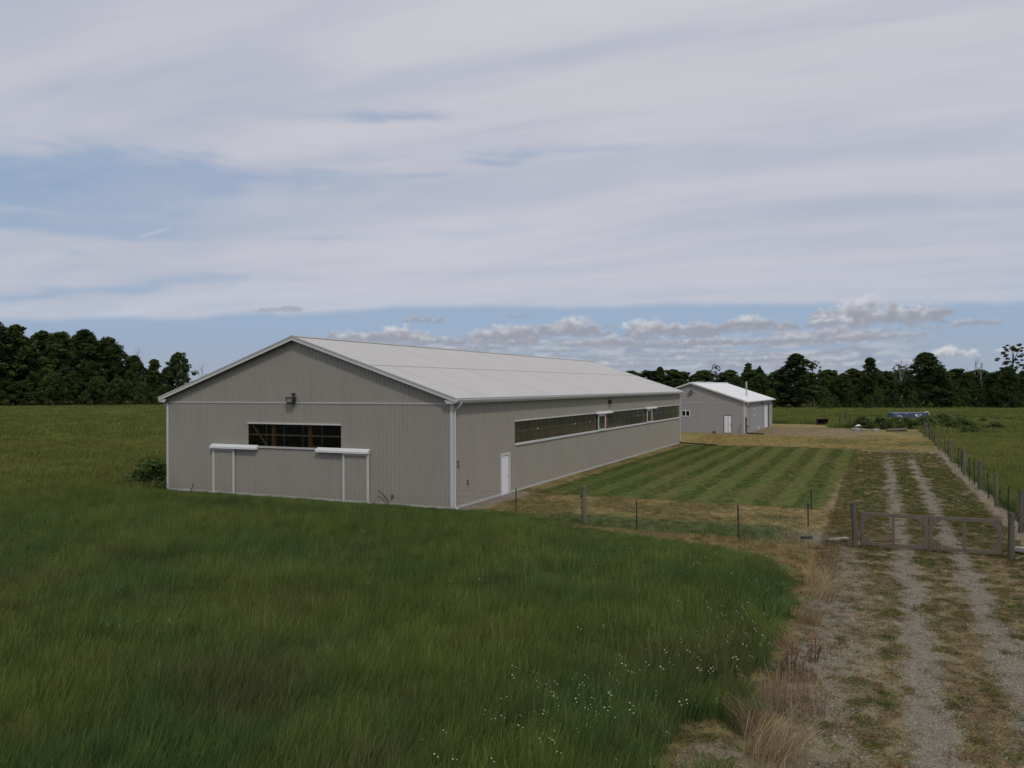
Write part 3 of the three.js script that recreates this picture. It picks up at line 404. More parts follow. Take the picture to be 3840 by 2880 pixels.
  part(d, 'door_frame', mergeGeometries([box(dr[0], dr[0] + 0.06, 0.03, 2.24, -0.03, 0.04), box(dr[1] - 0.06, dr[1], 0.03, 2.24, -0.03, 0.04), box(dr[0] + 0.06, dr[1] - 0.06, 2.16, 2.24, -0.03, 0.04)]), M.darkTrim); part(d, 'handle', new THREE.SphereGeometry(0.045, 10, 8).translate(-1.62, 1.0, 0.05), M.darkMetal); part(d, 'deadbolt', new THREE.CylinderGeometry(0.03, 0.03, 0.05, 10).rotateX(Math.PI / 2).translate(-1.62, 1.16, 0.03), M.darkMetal); part(d, 'threshold', box(dr[0], dr[1], 0.0, 0.05, -0.02, 0.16), M.darkTrim);
  const g = part(t, 'overhead_door', box(-0.16, -0.12, 0.05, 3.2, -od[0] - 0.02, -od[1] + 0.02), M.door); for (let y = 0.55; y < 3.1; y += 0.53) part(g, 'door_seam', box(-0.121, -0.112, y, y + 0.02, -od[0] - 0.05, -od[1] + 0.05), std([0.5, 0.5, 0.52], 0.6));
  part(g, 'door_frame', mergeGeometries([box(-0.2, 0.03, 0, 3.22, -od[0] + 0.1, -od[0] - 0.05), box(-0.2, 0.03, 0, 3.22, -od[1] + 0.05, -od[1] - 0.12), box(-0.2, 0.03, 3.2, 3.3, -od[0] - 0.05, -od[1] + 0.05)]), M.darkTrim);
  const s2 = part(t, 'window', mergeGeometries([box(-0.03, 0.07, sw[2] - 0.07, sw[2], -sw[0] + 0.07, -sw[1] - 0.07), box(-0.03, 0.07, sw[3], sw[3] + 0.07, -sw[0] + 0.07, -sw[1] - 0.07), box(-0.03, 0.07, sw[2], sw[3], -sw[0] + 0.07, -sw[0]), box(-0.03, 0.07, sw[2], sw[3], -sw[1], -sw[1] - 0.07)]), M.whiteBright); part(s2, 'pane', box(-0.01, -0.004, sw[2], sw[3], -sw[0], -sw[1]), M.glass);
  const fx = -1.2, fz = -7.6; const fl = part(t, 'flue', new THREE.CylinderGeometry(0.09, 0.09, 1.9, 14).translate(fx, ry(fx) + 0.85, fz), M.greyMetal); part(fl, 'flue_cap', new THREE.CylinderGeometry(0.03, 0.15, 0.1, 14).translate(fx, ry(fx) + 1.84, fz), M.greyMetal); part(fl, 'flashing', new THREE.CylinderGeometry(0.1, 0.2, 0.16, 14).translate(fx, ry(fx) + 0.04, fz), M.whiteDull);
  part(t, 'downspout', tube([[oe + 0.06, E2 - 0.12, -0.2], [oe + 0.04, E2 - 0.3, -0.2], [0.1, E2 - 0.55, -0.2], [0.09, 3, -0.2], [0.09, 1.9, -0.2]], 0.045, 30), M.white);
  part(t, 'meter_box', rbox(0.02, 0.14, 0.72, 1.0, -1.38, -1.6), M.darkTrim); part(t, 'hose_hook', bar([0.02, 1.62, -1.0], [0.22, 1.62, -1.15], 0.05), M.darkTrim); part(t, 'vent_cover', rbox(0.02, 0.12, 0.16, 0.6, -8.8, -9.05), M.whiteBright); part(t, 'conduit', bar([0.05, 0.1, -3.2], [0.05, 3.6, -3.2], 0.04), M.shedWall); part(t, 'vent', rbox(-3.75, -3.4, 0.1, 0.3, 0.02, 0.22), M.darkTrim);
}
floodLight('dark round-shouldered light high on the workshop gable', at2(-6.38, -0.02, 4.75), -TH2, 0.9);
floodLight('small dark light under the workshop eave beside its tall door', at2(0.02, 11.3, 3.28), -TH2 + Math.PI / 2, 0.6);
{ const o = solo('drain_pipe', 'thick black drain pipe running down the workshop corner onto the dirt', 'pipe', tube([[0.11, 1.95, -0.2], [0.11, 1, -0.2], [0.12, 0.4, -0.2], [0.3, 0.12, -0.15], [0.9, 0.09, -0.1], [2.2, 0.08, 0.2]], 0.08, 40), M.rubber); o.position.set(...C2); o.rotation.y = -TH2; }
{ const o = solo('standpipe', 'thin grey bent pipe standing by the workshop corner', 'pipe', tube([[-0.5, 0, 0.25], [-0.5, 0.7, 0.25], [-0.47, 1.0, 0.25], [-0.3, 1.16, 0.25]], 0.03, 20), M.darkTrim); o.position.set(...C2); o.rotation.y = -TH2; }
console.log('workshop done');
// ------------------------------------------------------------------ fences and gate
const grainT = tex(128, 256, (u, v) => { const g = fbm(u * 26, v * 4, 4), k = fbm(u * 60, v * 9 + 4, 3); return mix3([0.125, 0.105, 0.082], [0.25, 0.215, 0.17], clamp(g * 1.2 - 0.1 + (k - 0.5) * 0.6)); }, true);
const woodGrey = std([0.78, 0.76, 0.74], 0.95, { map: grainT }), woodDark = std([0.55, 0.55, 0.55], 0.95, { map: grainT }), steelPost = std([0.045, 0.035, 0.03], 0.8), wireMat = std([0.16, 0.15, 0.14], 0.5, { metalness: 0.6 });
function postGeo(h, r, seed) {                                // a rough round post
  const g = new THREE.CylinderGeometry(r * 0.93, r, h + 0.25, 10, 8).translate(0, h / 2 - 0.125, 0), p = g.attributes.position;
  for (let i = 0; i < p.count; i++) { const a = Math.atan2(p.getZ(i), p.getX(i)), y = p.getY(i), k = 1 + (noise(a * 1.5 + 7 + seed, y * 3 + seed) - 0.5) * 0.28; p.setX(i, p.getX(i) * k + (noise(y * 1.3 + seed, 2) - 0.5) * 0.05); p.setZ(i, p.getZ(i) * k); if (y > h - 0.02) p.setY(i, y + (noise(a + seed, 9) - 0.5) * 0.06); }
  g.computeVertexNormals(); return g;
}
function teePostGeo(h) { return mergeGeometries([box(-0.025, 0.025, -0.3, h, -0.004, 0.004), box(-0.004, 0.004, -0.3, h, 0.004, 0.035), ...Array.from({ length: Math.floor(h / 0.12) }, (_, i) => box(-0.012, 0.012, 0.15 + i * 0.12, 0.175 + i * 0.12, -0.014, -0.004))]); }
const woodPosts = [0, 1, 2, 3].map((k) => postGeo(1.6, 0.085 + 0.012 * (k % 2), 11 * k + 3)), teeGeo = teePostGeo(1.4);
function fencePost(s, b, h, wood, label, group, lean = [0, 0]) {
  const name = wood ? 'wooden_fence_post' : 'steel_fence_post';
  const t = wood ? thing(name, label, 'fence post', at(s, b), s * 3 + b, group) : thing(name, label, 'fence post', at(s, b), -TH, group);
  t.rotation.x = lean[0]; t.rotation.z = lean[1];
  const k = h / (wood ? 1.6 : 1.4);
  const m = part(t, wood ? 'post' : 'stake', wood ? woodPosts[Math.abs(Math.round(b * 7)) % 4] : teeGeo, wood ? (Math.round(b) % 2 ? woodGrey : woodDark) : steelPost); m.scale.set(1, k, 1);
  if (wood) for (const f of [0.45, 0.75]) part(t, 'insulator', new THREE.CylinderGeometry(0.03, 0.03, 0.09, 8).rotateZ(Math.PI / 2).translate(-0.12, h * f, 0), M.black);
  return t;
}
// front fence between uncut grass and the mown strip
fencePost(3.0, 0.5, 1.1, false, 'thin steel fence post nearest the barn side door');
fencePost(6.8, -1.0, 1.55, true, 'weathered wooden post standing alone in the front fence', undefined, [0, 0.02]);
fencePost(9.2, -1.6, 1.17, false, 'thin steel fence post next to the lone wooden post');
fencePost(13.2, -2.1, 1.31, false, 'tall thin steel fence post at the end of the green strip', undefined, [0, 0.02]);
fencePost(15.3, 2.0, 0.95, false, 'short steel post above the stony ditch left of the gate');
fencePost(15.1, 6.5, 0.9, false, 'short steel post at the near right corner of the lawn');
// fence along the right side of the drive
{
  const row = [[3.8, 1], [7.5, 0], [11.1, 1], [13.8, 0], [17.8, 1], [20, 0], [22, 0], [25.3, 1], [27.1, 0], [29.7, 0], [35, 1], [38, 0], [40.8, 0], [46.6, 1], [52.1, 0], [56.2, 0], [60, 1], [64.6, 1], [69.7, 1]];
  const ord = ['first', 'second', 'third', 'fourth', 'fifth', 'sixth', 'seventh', 'eighth', 'ninth', 'tenth', 'eleventh']; let nw = 0, nt = 0; const r = rng(8);
  for (const [b, wood] of row) fencePost(22.9 + (r() - 0.5) * 0.12, b, wood ? 1.55 + r() * 0.12 : 1.3 + r() * 0.15, !!wood, wood ? `grey wooden post, ${ord[nw++]} from the gate in the fence right of the drive` : `thin steel post, ${ord[nt++]} from the gate in the fence right of the drive`, 'posts of the fence along the drive', [(r() - 0.5) * 0.05, (r() - 0.5) * 0.06]);
  const wires = [], t = thing('fence_wire', 'thin wire strands strung along the fence right of the drive', 'wire', [CX, 0, CZ], -TH);
  for (const y of [0.35, 0.7, 1.05, 1.3]) part(t, 'strand', tube([[21.8, y, 1.7], ...row.map(([b]) => [22.88, y + (noise(b, y * 5) - 0.5) * 0.06, -b])], 0.004, 60, 4), wireMat);
  const t2 = thing('fence_wire', 'thin wire strands strung along the front fence posts', 'wire', [CX, 0, CZ], -TH);
  for (const y of [0.3, 0.6, 0.9]) part(t2, 'strand', tube([[0.1, y, -0.2], [3.0, y, -0.5], [6.8, y, 1.0], [9.2, y, 1.6], [13.2, y, 2.1], [17.1, y, 1.75]], 0.004, 40, 4), wireMat);
}
// gate posts and the two leaves of the gate
{
  const gp = (s, h, lean, label) => { const t = thing('gate_post', label, 'gate post', at(s, -1.75), 0.3); t.rotation.z = lean; part(t, 'post', postGeo(h, 0.1, s), woodDark); part(t, 'hinge', new THREE.TorusGeometry(0.03, 0.01, 6, 12).translate(0.1, h * 0.7, 0.05), M.darkMetal); };
  gp(17.12, 1.58, 0.05, 'leaning weathered post on the left side of the gate'); gp(21.78, 1.5, 0.0, 'thick dark post on the right side of the gate');
  const leaf = (s0, s1, sign, label) => {
    const w = s1 - s0, t = thing('gate_leaf', label, 'gate', at(s0, -1.62), -TH, 'two leaves of the wooden farm gate');
    part(t, 'top_rail', rbox(0, w, 1.13, 1.26, -0.03, 0.03, 0.008), woodGrey); part(t, 'bottom_rail', rbox(0, w, 0.09, 0.22, -0.03, 0.03, 0.008), woodGrey);
    for (const x of [0, w - 0.12]) part(t, 'stile', rbox(x, x + 0.12, 0.222, 1.128, -0.028, 0.028, 0.008), woodGrey);
    part(t, 'middle_stile', rbox(w * 0.47, w * 0.47 + 0.1, 0.222, 1.128, -0.024, 0.024, 0.008), woodGrey);
    for (const [x, y, dx, dy] of [[0.12, 1.13, 1, -1], [w - 0.12, 1.13, -1, -1], [0.12, 0.22, 1, 1], [w - 0.12, 0.22, -1, 1]]) { const sh = new THREE.Shape([[x - dx * 0.1, y - dy * 0.1], [x + dx * 0.26, y - dy * 0.1], [x + dx * 0.26, y], [x, y + dy * 0.24], [x - dx * 0.1, y + dy * 0.24]].map((p) => new THREE.Vector2(...p))); part(t, 'corner_gusset', new THREE.ExtrudeGeometry(sh, { depth: 0.012, bevelEnabled: false }).translate(0, 0, 0.0305), woodGrey); }
    part(t, 'wire_mesh', mergeGeometries([...[0.4, 0.58, 0.76, 0.94].map((y) => bar([0.1, y, -0.02], [w - 0.1, y, -0.02], 0.004)), ...Array.from({ length: 11 }, (_, i) => bar([0.15 + i * (w - 0.3) / 10, 0.2, -0.024], [0.15 + i * (w - 0.3) / 10, 1.14, -0.024], 0.004))]), wireMat);
    return t;
  };
  const a = leaf(17.28, 19.4, 1, 'left leaf of the grey wooden gate across the drive'); a.rotation.z = -0.004;
  const b = leaf(19.42, 21.56, -1, 'right leaf of the grey wooden gate across the drive'); b.rotation.z = 0.004;
}
{ const o = solo('plank', 'short pale plank lying by the leaning gate post', 'plank', rbox(-0.35, 0.35, 0.0, 0.07, -0.09, 0.09), std([0.38, 0.32, 0.24], 0.9), at(16.55, -0.9, 0.08), 0.1); o.rotation.z = 0.06; }
{ const o = solo('concrete_slab', 'broken grey slab lying right of the gate', 'slab', rbox(-0.7, 0.6, 0.0, 0.16, -0.35, 0.35, 0.03), M.concrete, at(22.6, -0.4, 0.02), 0.5); o.rotation.z = -0.12; }
{ const t = thing('branch', 'bare fallen branch lying right of the gate post', 'branch', at(22.3, -1.4, 0.05), 0.2); part(t, 'limb', tube([[-0.7, 0, 0.2], [0, 0.08, 0], [0.9, 0.04, -0.25], [1.5, 0.12, -0.2]], 0.035, 14, 6), woodGrey); part(t, 'twig', tube([[0.1, 0.07, 0], [0.6, 0.16, 0.3], [0.9, 0.12, 0.5]], 0.018, 10, 5), woodGrey); }
{ const o = solo('culvert_pipe', 'dark end of a drain pipe in the stony ditch left of the gate', 'pipe', new THREE.CylinderGeometry(0.07, 0.07, 0.4, 14, 1, true).rotateX(Math.PI / 2), M.black, at(15.45, -0.75, 0.05), -TH - 1.1); }
// ------------------------------------------------------------------ far side of the yard
{
  const t = thing('feed_box', 'dark rusty metal box standing open in the grass behind the yard', 'box', [45, 0, -113.9], -0.2), rust = std([0.035, 0.024, 0.022], 0.85), inr = std([0.05, 0.025, 0.022], 0.9);
  part(t, 'back_panel', box(-0.76, 0.76, 0.12, 0.86, -0.5, -0.46), inr); part(t, 'side_panel', box(-0.76, -0.72, 0.12, 0.86, -0.459, 0.45), rust); part(t, 'side_panel', box(0.72, 0.76, 0.12, 0.86, -0.459, 0.45), rust); part(t, 'top_panel', box(-0.78, 0.78, 0.862, 0.9, -0.52, 0.48), rust); part(t, 'floor_panel', box(-0.719, 0.719, 0.12, 0.15, -0.459, 0.45), inr); for (const x of [-0.7, 0.7]) for (const z of [-0.4, 0.4]) part(t, 'leg', box(x - 0.04, x + 0.04, 0, 0.119, z - 0.04, z + 0.04), rust);
}
for (const [x, z, h, l, lab] of [[46.2, -110.6, 1.5, 0.03, 'pale leaning post beside the weed mound, leftmost of three'], [47.3, -111.2, 2.0, -0.02, 'tallest dark post beside the weed mound'], [48.0, -111.4, 1.7, -0.05, 'grey post beside the weed mound, rightmost of three']]) { const t = thing('wooden_fence_post', lab, 'fence post', [x, 0, z], x); t.rotation.z = l; const m = part(t, 'post', woodPosts[Math.round(x) % 4], woodDark); m.scale.set(1.3, h / 1.6, 1.3); }
for (const [x, z, lab] of [[42.6, -114, 'thin steel post in the grass left of the dark box'], [36.5, -113, 'thin steel post just right of the workshop corner'], [54, -118, 'thin post rising out of the weed mound']]) { const t = thing('steel_fence_post', lab, 'fence post', [x, 0, z]); part(t, 'stake', teeGeo, steelPost); }
{
  const t = thing('blue_box', 'long low blue box with torn white patches half hidden by weeds', 'box', [69.0, 0, -137], 0.02), blue = std([0.05, 0.085, 0.15], 0.7), pale = std([0.62, 0.64, 0.66], 0.7);
  part(t, 'body', new RoundedBoxGeometry(6.2, 0.86, 1.8, 3, 0.08).translate(0, 0.45, 0), blue); part(t, 'lid', rbox(-3.14, 3.14, 0.885, 0.94, -0.94, 0.94, 0.02), std([0.20, 0.26, 0.34], 0.6));
  for (const [x, y, w, h] of [[-2.1, 1.12, 0.35, 0.22], [-1.7, 1.2, 0.2, 0.3], [-1.5, 0.95, 0.4, 0.14], [1.1, 1.25, 0.5, 0.45], [1.3, 1.05, 0.35, 0.3], [1.8, 1.3, 0.45, 0.22], [1.7, 1.0, 0.2, 0.14], [-0.6, 1.5, 0.7, 0.06], [-2.4, 1.52, 0.9, 0.05]]) part(t, 'torn_patch', new THREE.CircleGeometry(0.5, 9).scale(w, h, 1).translate(x, y - 0.72, 0.906 + x * 0.0005), pale);
  part(t, 'rail', tube([[2.6, 0.9, 0.7], [3.0, 1.1, 0.7], [3.4, 0.95, 0.7], [3.5, 0.4, 0.7]], 0.07, 16), pale);
}
{ const t = thing('log', 'grey weathered log lying along the foot of the weed mound', 'log', [47.6, 0.2, -97.2], 0.1); const g = new THREE.CylinderGeometry(0.16, 0.22, 2.6, 12, 6).rotateZ(Math.PI / 2 + 0.02); part(t, 'trunk', g, woodGrey); part(t, 'stub', new THREE.CylinderGeometry(0.05, 0.08, 0.4, 8).rotateX(0.7).translate(-0.4, 0.22, 0.12), woodGrey); }
{ const r = rng(4); for (const [x, z, s, lab] of [[43.6, -99.6, 0.5, 'flat grey stone at the left foot of the weed mound'], [44.4, -99.2, 0.4, 'small rounded stone by the flat one at the weed mound'], [45.6, -98.4, 0.45, 'low stone left of the grey log'], [50.2, -96, 0.35, 'small stone right of the grey log']]) { const g = new THREE.DodecahedronGeometry(s, 1), p = g.attributes.position; for (let i = 0; i < p.count; i++) { const k = 0.8 + 0.4 * noise(p.getX(i) * 3 + x, p.getY(i) * 3 + p.getZ(i) * 2); p.setXYZ(i, p.getX(i) * k * 1.3, p.getY(i) * k * 0.5, p.getZ(i) * k); } g.computeVertexNormals(); solo('stone', lab, 'stone', g, std([0.26, 0.25, 0.23], 0.95), [x, s * 0.15, z], r() * 3); } }
for (const [x, z, w, lab] of [[52.6, -106, 0.5, 'bright white scrap caught in the weed mound'], [44.2, -100.3, 0.55, 'pale plank scrap on the stones by the posts'], [48.3, -103, 0.25, 'tiny white scrap in the middle of the weeds']]) { const t = solo('scrap', lab, 'scrap', new THREE.BufferGeometry().setAttribute('position', new THREE.Float32BufferAttribute([-w, 0, 0, 0, 0.28, 0.1, w * 0.2, 0.05, 0.3, 0, 0.28, 0.1, w, 0.02, 0, w * 0.2, 0.05, 0.3], 3)), std([0.75, 0.75, 0.74], 0.7), [x, lab.startsWith('bright') ? 1.0 : 0.5, z], 0.3); t.geometry.computeVertexNormals(); }
console.log('fences done');
// ------------------------------------------------------------------ trees
function tubeTaper(pts, r0, r1, rad = 7) { const c = new THREE.CatmullRomCurve3(pts), n = 8, g = new THREE.TubeGeometry(c, n, 1, rad, false), p = g.attributes.position; for (let i = 0; i <= n; i++) { const q = c.getPointAt(i / n), k = lerp(r0, r1, i / n); for (let j = 0; j <= rad; j++) { const v = i * (rad + 1) + j; p.setXYZ(v, q.x + (p.getX(v) - q.x) * k, q.y + (p.getY(v) - q.y) * k, q.z + (p.getZ(v) - q.z) * k); } } g.computeVertexNormals(); return g; }
const V = (x, y, z) => new THREE.Vector3(x, y, z);
function leafCloud(clumps, per, leaf, r, tints) {             // many small bent leaf faces spread over clumps
  const n = clumps.length * per, pos = new Float32Array(n * 12), col = new Float32Array(n * 12), idx = new Uint32Array(n * 6); let k = 0;
  for (const [cx, cy, cz, cr] of clumps) { const tint = tints[Math.floor(r() * tints.length)], lum = 0.8 + 0.4 * r();
    for (let i = 0; i < per; i++) {
      let a, b, c, l; do { a = r() * 2 - 1; b = r() * 2 - 1; c = r() * 2 - 1; l = a * a + b * b + c * c; } while (l > 1 || l < 0.05);
      const q = cr * (0.35 + 0.65 * Math.sqrt(r())) / Math.sqrt(l), x = cx + a * q, y = cy + b * q * 0.72, z = cz + c * q, s = leaf * (0.55 + 0.9 * r());
      const th = r() * 6.283, ph = Math.acos(2 * r() - 1), ux = Math.sin(ph) * Math.cos(th), uy = Math.cos(ph) * 0.6, uz = Math.sin(ph) * Math.sin(th), t2 = r() * 6.283, vx = Math.cos(t2), vy = (r() - 0.5) * 0.9, vz = Math.sin(t2);
      const o = k * 12; pos.set([x - ux * s, y - uy * s, z - uz * s, x + vx * s * 0.55, y + vy * s * 0.55 + s * 0.12, z + vz * s * 0.55, x + ux * s, y + uy * s, z + uz * s, x - vx * s * 0.55, y - vy * s * 0.55 + s * 0.12, z - vz * s * 0.55], o);
      const lu = lum * (0.75 + 0.5 * r()); for (let m = 0; m < 4; m++) col.set([tint[0] * lu, tint[1] * lu, tint[2] * lu], o + m * 3);
      idx.set([k * 4, k * 4 + 1, k * 4 + 2, k * 4, k * 4 + 2, k * 4 + 3], k * 6); k++;
    } }
  const g = new THREE.BufferGeometry(); g.setAttribute('position', new THREE.BufferAttribute(pos, 3)); g.setAttribute('color', new THREE.BufferAttribute(col, 3)); g.setIndex(new THREE.BufferAttribute(idx, 1)); g.computeVertexNormals(); return g;
}
const leafMat = phys([1, 1, 1], 1, { vertexColors: true, transmission: 0.35, thickness: 0, specularIntensity: 0.25 }), barkMat = std([0.10, 0.085, 0.07], 0.95), deadMat = std([0.26, 0.24, 0.22], 0.95);
const TINT = { dark: [[0.066, 0.10, 0.026], [0.076, 0.112, 0.027], [0.056, 0.088, 0.026]], mid: [[0.085, 0.123, 0.028], [0.098, 0.136, 0.029], [0.072, 0.108, 0.028]], light: [[0.105, 0.14, 0.034], [0.094, 0.13, 0.03], [0.08, 0.112, 0.028]], grey: [[0.095, 0.11, 0.06], [0.085, 0.098, 0.055], [0.10, 0.112, 0.068]] };
function treeGeo(seed, { h = 10, r: R = 3.6, low = 0.08, n = 140, per = 66, leaf = 0.24, tint = 'dark', shape = 'round', puff = 1 }) {
  const r = rng(seed), clumps = [], prof = { round: (t) => (1 - t ** 2.1) ** 0.7 * (0.74 + 0.26 * Math.min(1, t * 4)), tall: (t) => (1 - t ** 2.7) ** 0.8 * (0.72 + 0.28 * Math.min(1, t * 3)), cone: (t) => (1 - t) ** 0.75 * 0.95 + 0.06, loose: (t) => 0.5 + 0.5 * Math.sin(Math.PI * t * 0.95) }[shape];
  const lobes = Array.from({ length: 7 }, () => [r() * 6.283, r(), 0.7 + 0.5 * r()]);
  for (let i = 0; i < n; i++) { const t = ((i + r()) / n) ** 0.92, a = i * 2.39996 + (r() - 0.5) * 1.4; let lob = 1; for (const [la, lt, lk] of lobes) { const d = Math.cos(a - la); if (d > 0.5 && Math.abs(t - lt) < 0.2) lob = lk; } const q = prof(t) * R * lob * (r() < 0.72 ? 0.62 + 0.36 * r() : 0.55 * Math.sqrt(r())), cr = R * (0.13 + 0.13 * r()) * (1 - 0.3 * t) * puff; clumps.push([Math.cos(a) * q, h * (low + (1 - low) * t) - cr * 0.5 * t + 0.15, Math.sin(a) * q, cr]); }
  for (let i = 0; i < 5; i++) clumps.push([(r() - 0.5) * R * 0.5, h * (0.9 + 0.07 * r()), (r() - 0.5) * R * 0.5, R * 0.14]);
  const crown = leafCloud(clumps, per, leaf, r, TINT[tint]);
  const bark = [tubeTaper([V(0, -0.3, 0), V(0.1 * R * (r() - 0.5), h * 0.35, 0), V(0.2 * R * (r() - 0.5), h * 0.65, 0.1), V(0, h * 0.92, 0)], h * 0.02 + 0.03, 0.03)];
  for (let i = 0; i < 9; i++) { const c = clumps[Math.floor(r() * clumps.length)], y0 = Math.max(h * 0.15, c[1] - h * 0.22); bark.push(tubeTaper([V(0, y0, 0), V(c[0] * 0.45, lerp(y0, c[1], 0.45), c[2] * 0.45), V(c[0], c[1], c[2])], h * 0.0075 + 0.02, 0.015, 5)); }
  return { crown, bark: mergeGeometries(bark), h };
}
const kinds = {
  round: [treeGeo(1, { n: 150 }), treeGeo(2, { r: 4.0, tint: 'mid' }), treeGeo(3, { n: 150, r: 4.0, shape: 'tall' })],
  tall: [treeGeo(4, { shape: 'tall', r: 2.8, tint: 'dark' }), treeGeo(5, { shape: 'tall', r: 3.0, tint: 'mid', low: 0.05 }), treeGeo(6, { shape: 'round', r: 3.2, low: 0.12 })],
  cone: [treeGeo(7, { shape: 'cone', r: 3.4, low: 0.03 }), treeGeo(8, { shape: 'cone', r: 3.0, low: 0.03, tint: 'mid' })],
  low: [treeGeo(9, { h: 10, r: 6, n: 80, per: 70, leaf: 0.3, low: 0.02, tint: 'light' }), treeGeo(10, { r: 6.5, n: 80, per: 70, leaf: 0.3, low: 0.02, tint: 'mid' }), treeGeo(11, { r: 6, n: 80, per: 70, leaf: 0.3, low: 0.02, tint: 'dark' })],
  far: [treeGeo(21, { r: 4, n: 70, per: 60, leaf: 0.38, tint: 'mid' }), treeGeo(22, { r: 4.2, n: 70, per: 60, leaf: 0.38, tint: 'dark' }), treeGeo(23, { r: 3.6, n: 70, per: 60, leaf: 0.36, tint: 'light', shape: 'tall' })],
  loose: [treeGeo(12, { shape: 'loose', r: 3.2, n: 95, per: 34, leaf: 0.17, low: 0.25, tint: 'grey', puff: 0.62 }), treeGeo(13, { shape: 'loose', r: 2.2, n: 60, per: 34, leaf: 0.19, low: 0.3, tint: 'mid', puff: 0.65 })],
};
let treeCount = 0;
function tree(kind, x, z, h, label, group, wide = 1) {
  const k = kinds[kind][treeCount % kinds[kind].length], t = thing(kind === 'cone' ? 'pointed_tree' : kind === 'low' ? 'shrubby_tree' : kind === 'loose' ? 'sparse_tree' : 'leafy_tree', label, 'tree', [x, 0, z], treeCount * 2.4, group); treeCount++;
  const s = h / k.h; t.scale.set(s * wide, s, s * wide); part(t, 'trunk', k.bark, barkMat); part(t, 'crown', k.crown, leafMat); return t;
}
function deadTree(x, z, h, label) { const r = rng(Math.round(h * 100)), t = thing('dead_tree', label, 'tree', [x, 0, z]), g = [tubeTaper([V(0, 0, 0), V(0.2, h * 0.4, 0), V(-0.15, h * 0.7, 0), V(0.2, h, 0)], 0.2, 0.04)]; for (let i = 0; i < 7; i++) { const y = h * (0.5 + 0.45 * r()), a = r() * 6.28, l = (h - y) * 0.45 + 0.7; g.push(tubeTaper([V(0, y, 0), V(Math.cos(a) * l * 0.5, y + l * 0.45, Math.sin(a) * l * 0.4), V(Math.cos(a) * l * 0.8, y + l * 1.05, Math.sin(a) * l * 0.6)], 0.06, 0.02, 5)); } part(t, 'trunk', g[0], deadMat); part(t, 'branches', mergeGeometries(g.slice(1)), deadMat); }
{ // wood behind the left field
  const g = 'trees of the dark wood beyond the left field', lab = 'dark leafy tree in the wood beyond the left field';
  tree('tall', -167.5, -252, 29, 'tallest dark tree of the wood at the left edge of the picture', g, 1.2); tree('tall', -163, -258, 26.5, 'tall tree next to the tallest one in the left wood', g);
  const nth = ['third', 'fourth', 'fifth', 'sixth', 'seventh', 'eighth', 'ninth', 'tenth', 'eleventh']; let cnt = 0;
  for (const [x, z, h, k] of [[-158, -264, 24.8, 'round'], [-154.5, -268, 23.2, 'tall'], [-150.5, -262, 24.4, 'round'], [-146, -267, 25.0, 'tall'], [-142.6, -262, 25.2, 'round'], [-138, -268, 23, 'round'], [-134.5, -265, 20.5, 'tall'], [-131, -272, 17, 'round'], [-127, -266, 14.6, 'round'], [-118, -270, 13, 'round'], [-168, -270, 22, 'round'], [-172, -262, 25, 'round'], [-176, -255, 27, 'tall'], [-162, -280, 22, 'round'], [-148, -282, 22, 'round'], [-106, -276, 10.5, 'round'], [-100, -280, 9.5, 'round'], [-92, -280, 9.5, 'round'], [-85, -282, 9.5, 'round'], [-181, -262, 26, 'tall'], [-188, -258, 26, 'round'], [-195, -260, 25, 'tall'], [-202, -256, 25, 'round']]) tree(k, x, z, h, cnt < 9 ? `dark leafy tree, ${nth[cnt++]} large crown from the left in the left wood` : lab, g, 1.05);
  tree('cone', -122.3, -268, 15.5, 'pointed tree left of the round one near the barn roof', g, 1.1); tree('round', -113.2, -266, 17.6, 'round crowned tree just left of the barn roof edge', g, 0.95);
  for (let x = -203.6, i = 0; x < -84; x += 4.6, i++) tree('low', x, -250 - (i % 3) * 3 - Math.max(0, x + 176) * 0.12, 5.5 + 3.2 * GRAD[i * 7 % 256] + (x < -128 ? 3 : 0), 'low leafy growth along the front of the left wood', 'undergrowth along the left wood', 1.0);
  deadTree(-131.5, -276, 20.5, 'bare dead tree poking above the left wood'); deadTree(-112, -284, 14.5, 'small bare tree behind the round crowned tree');
}
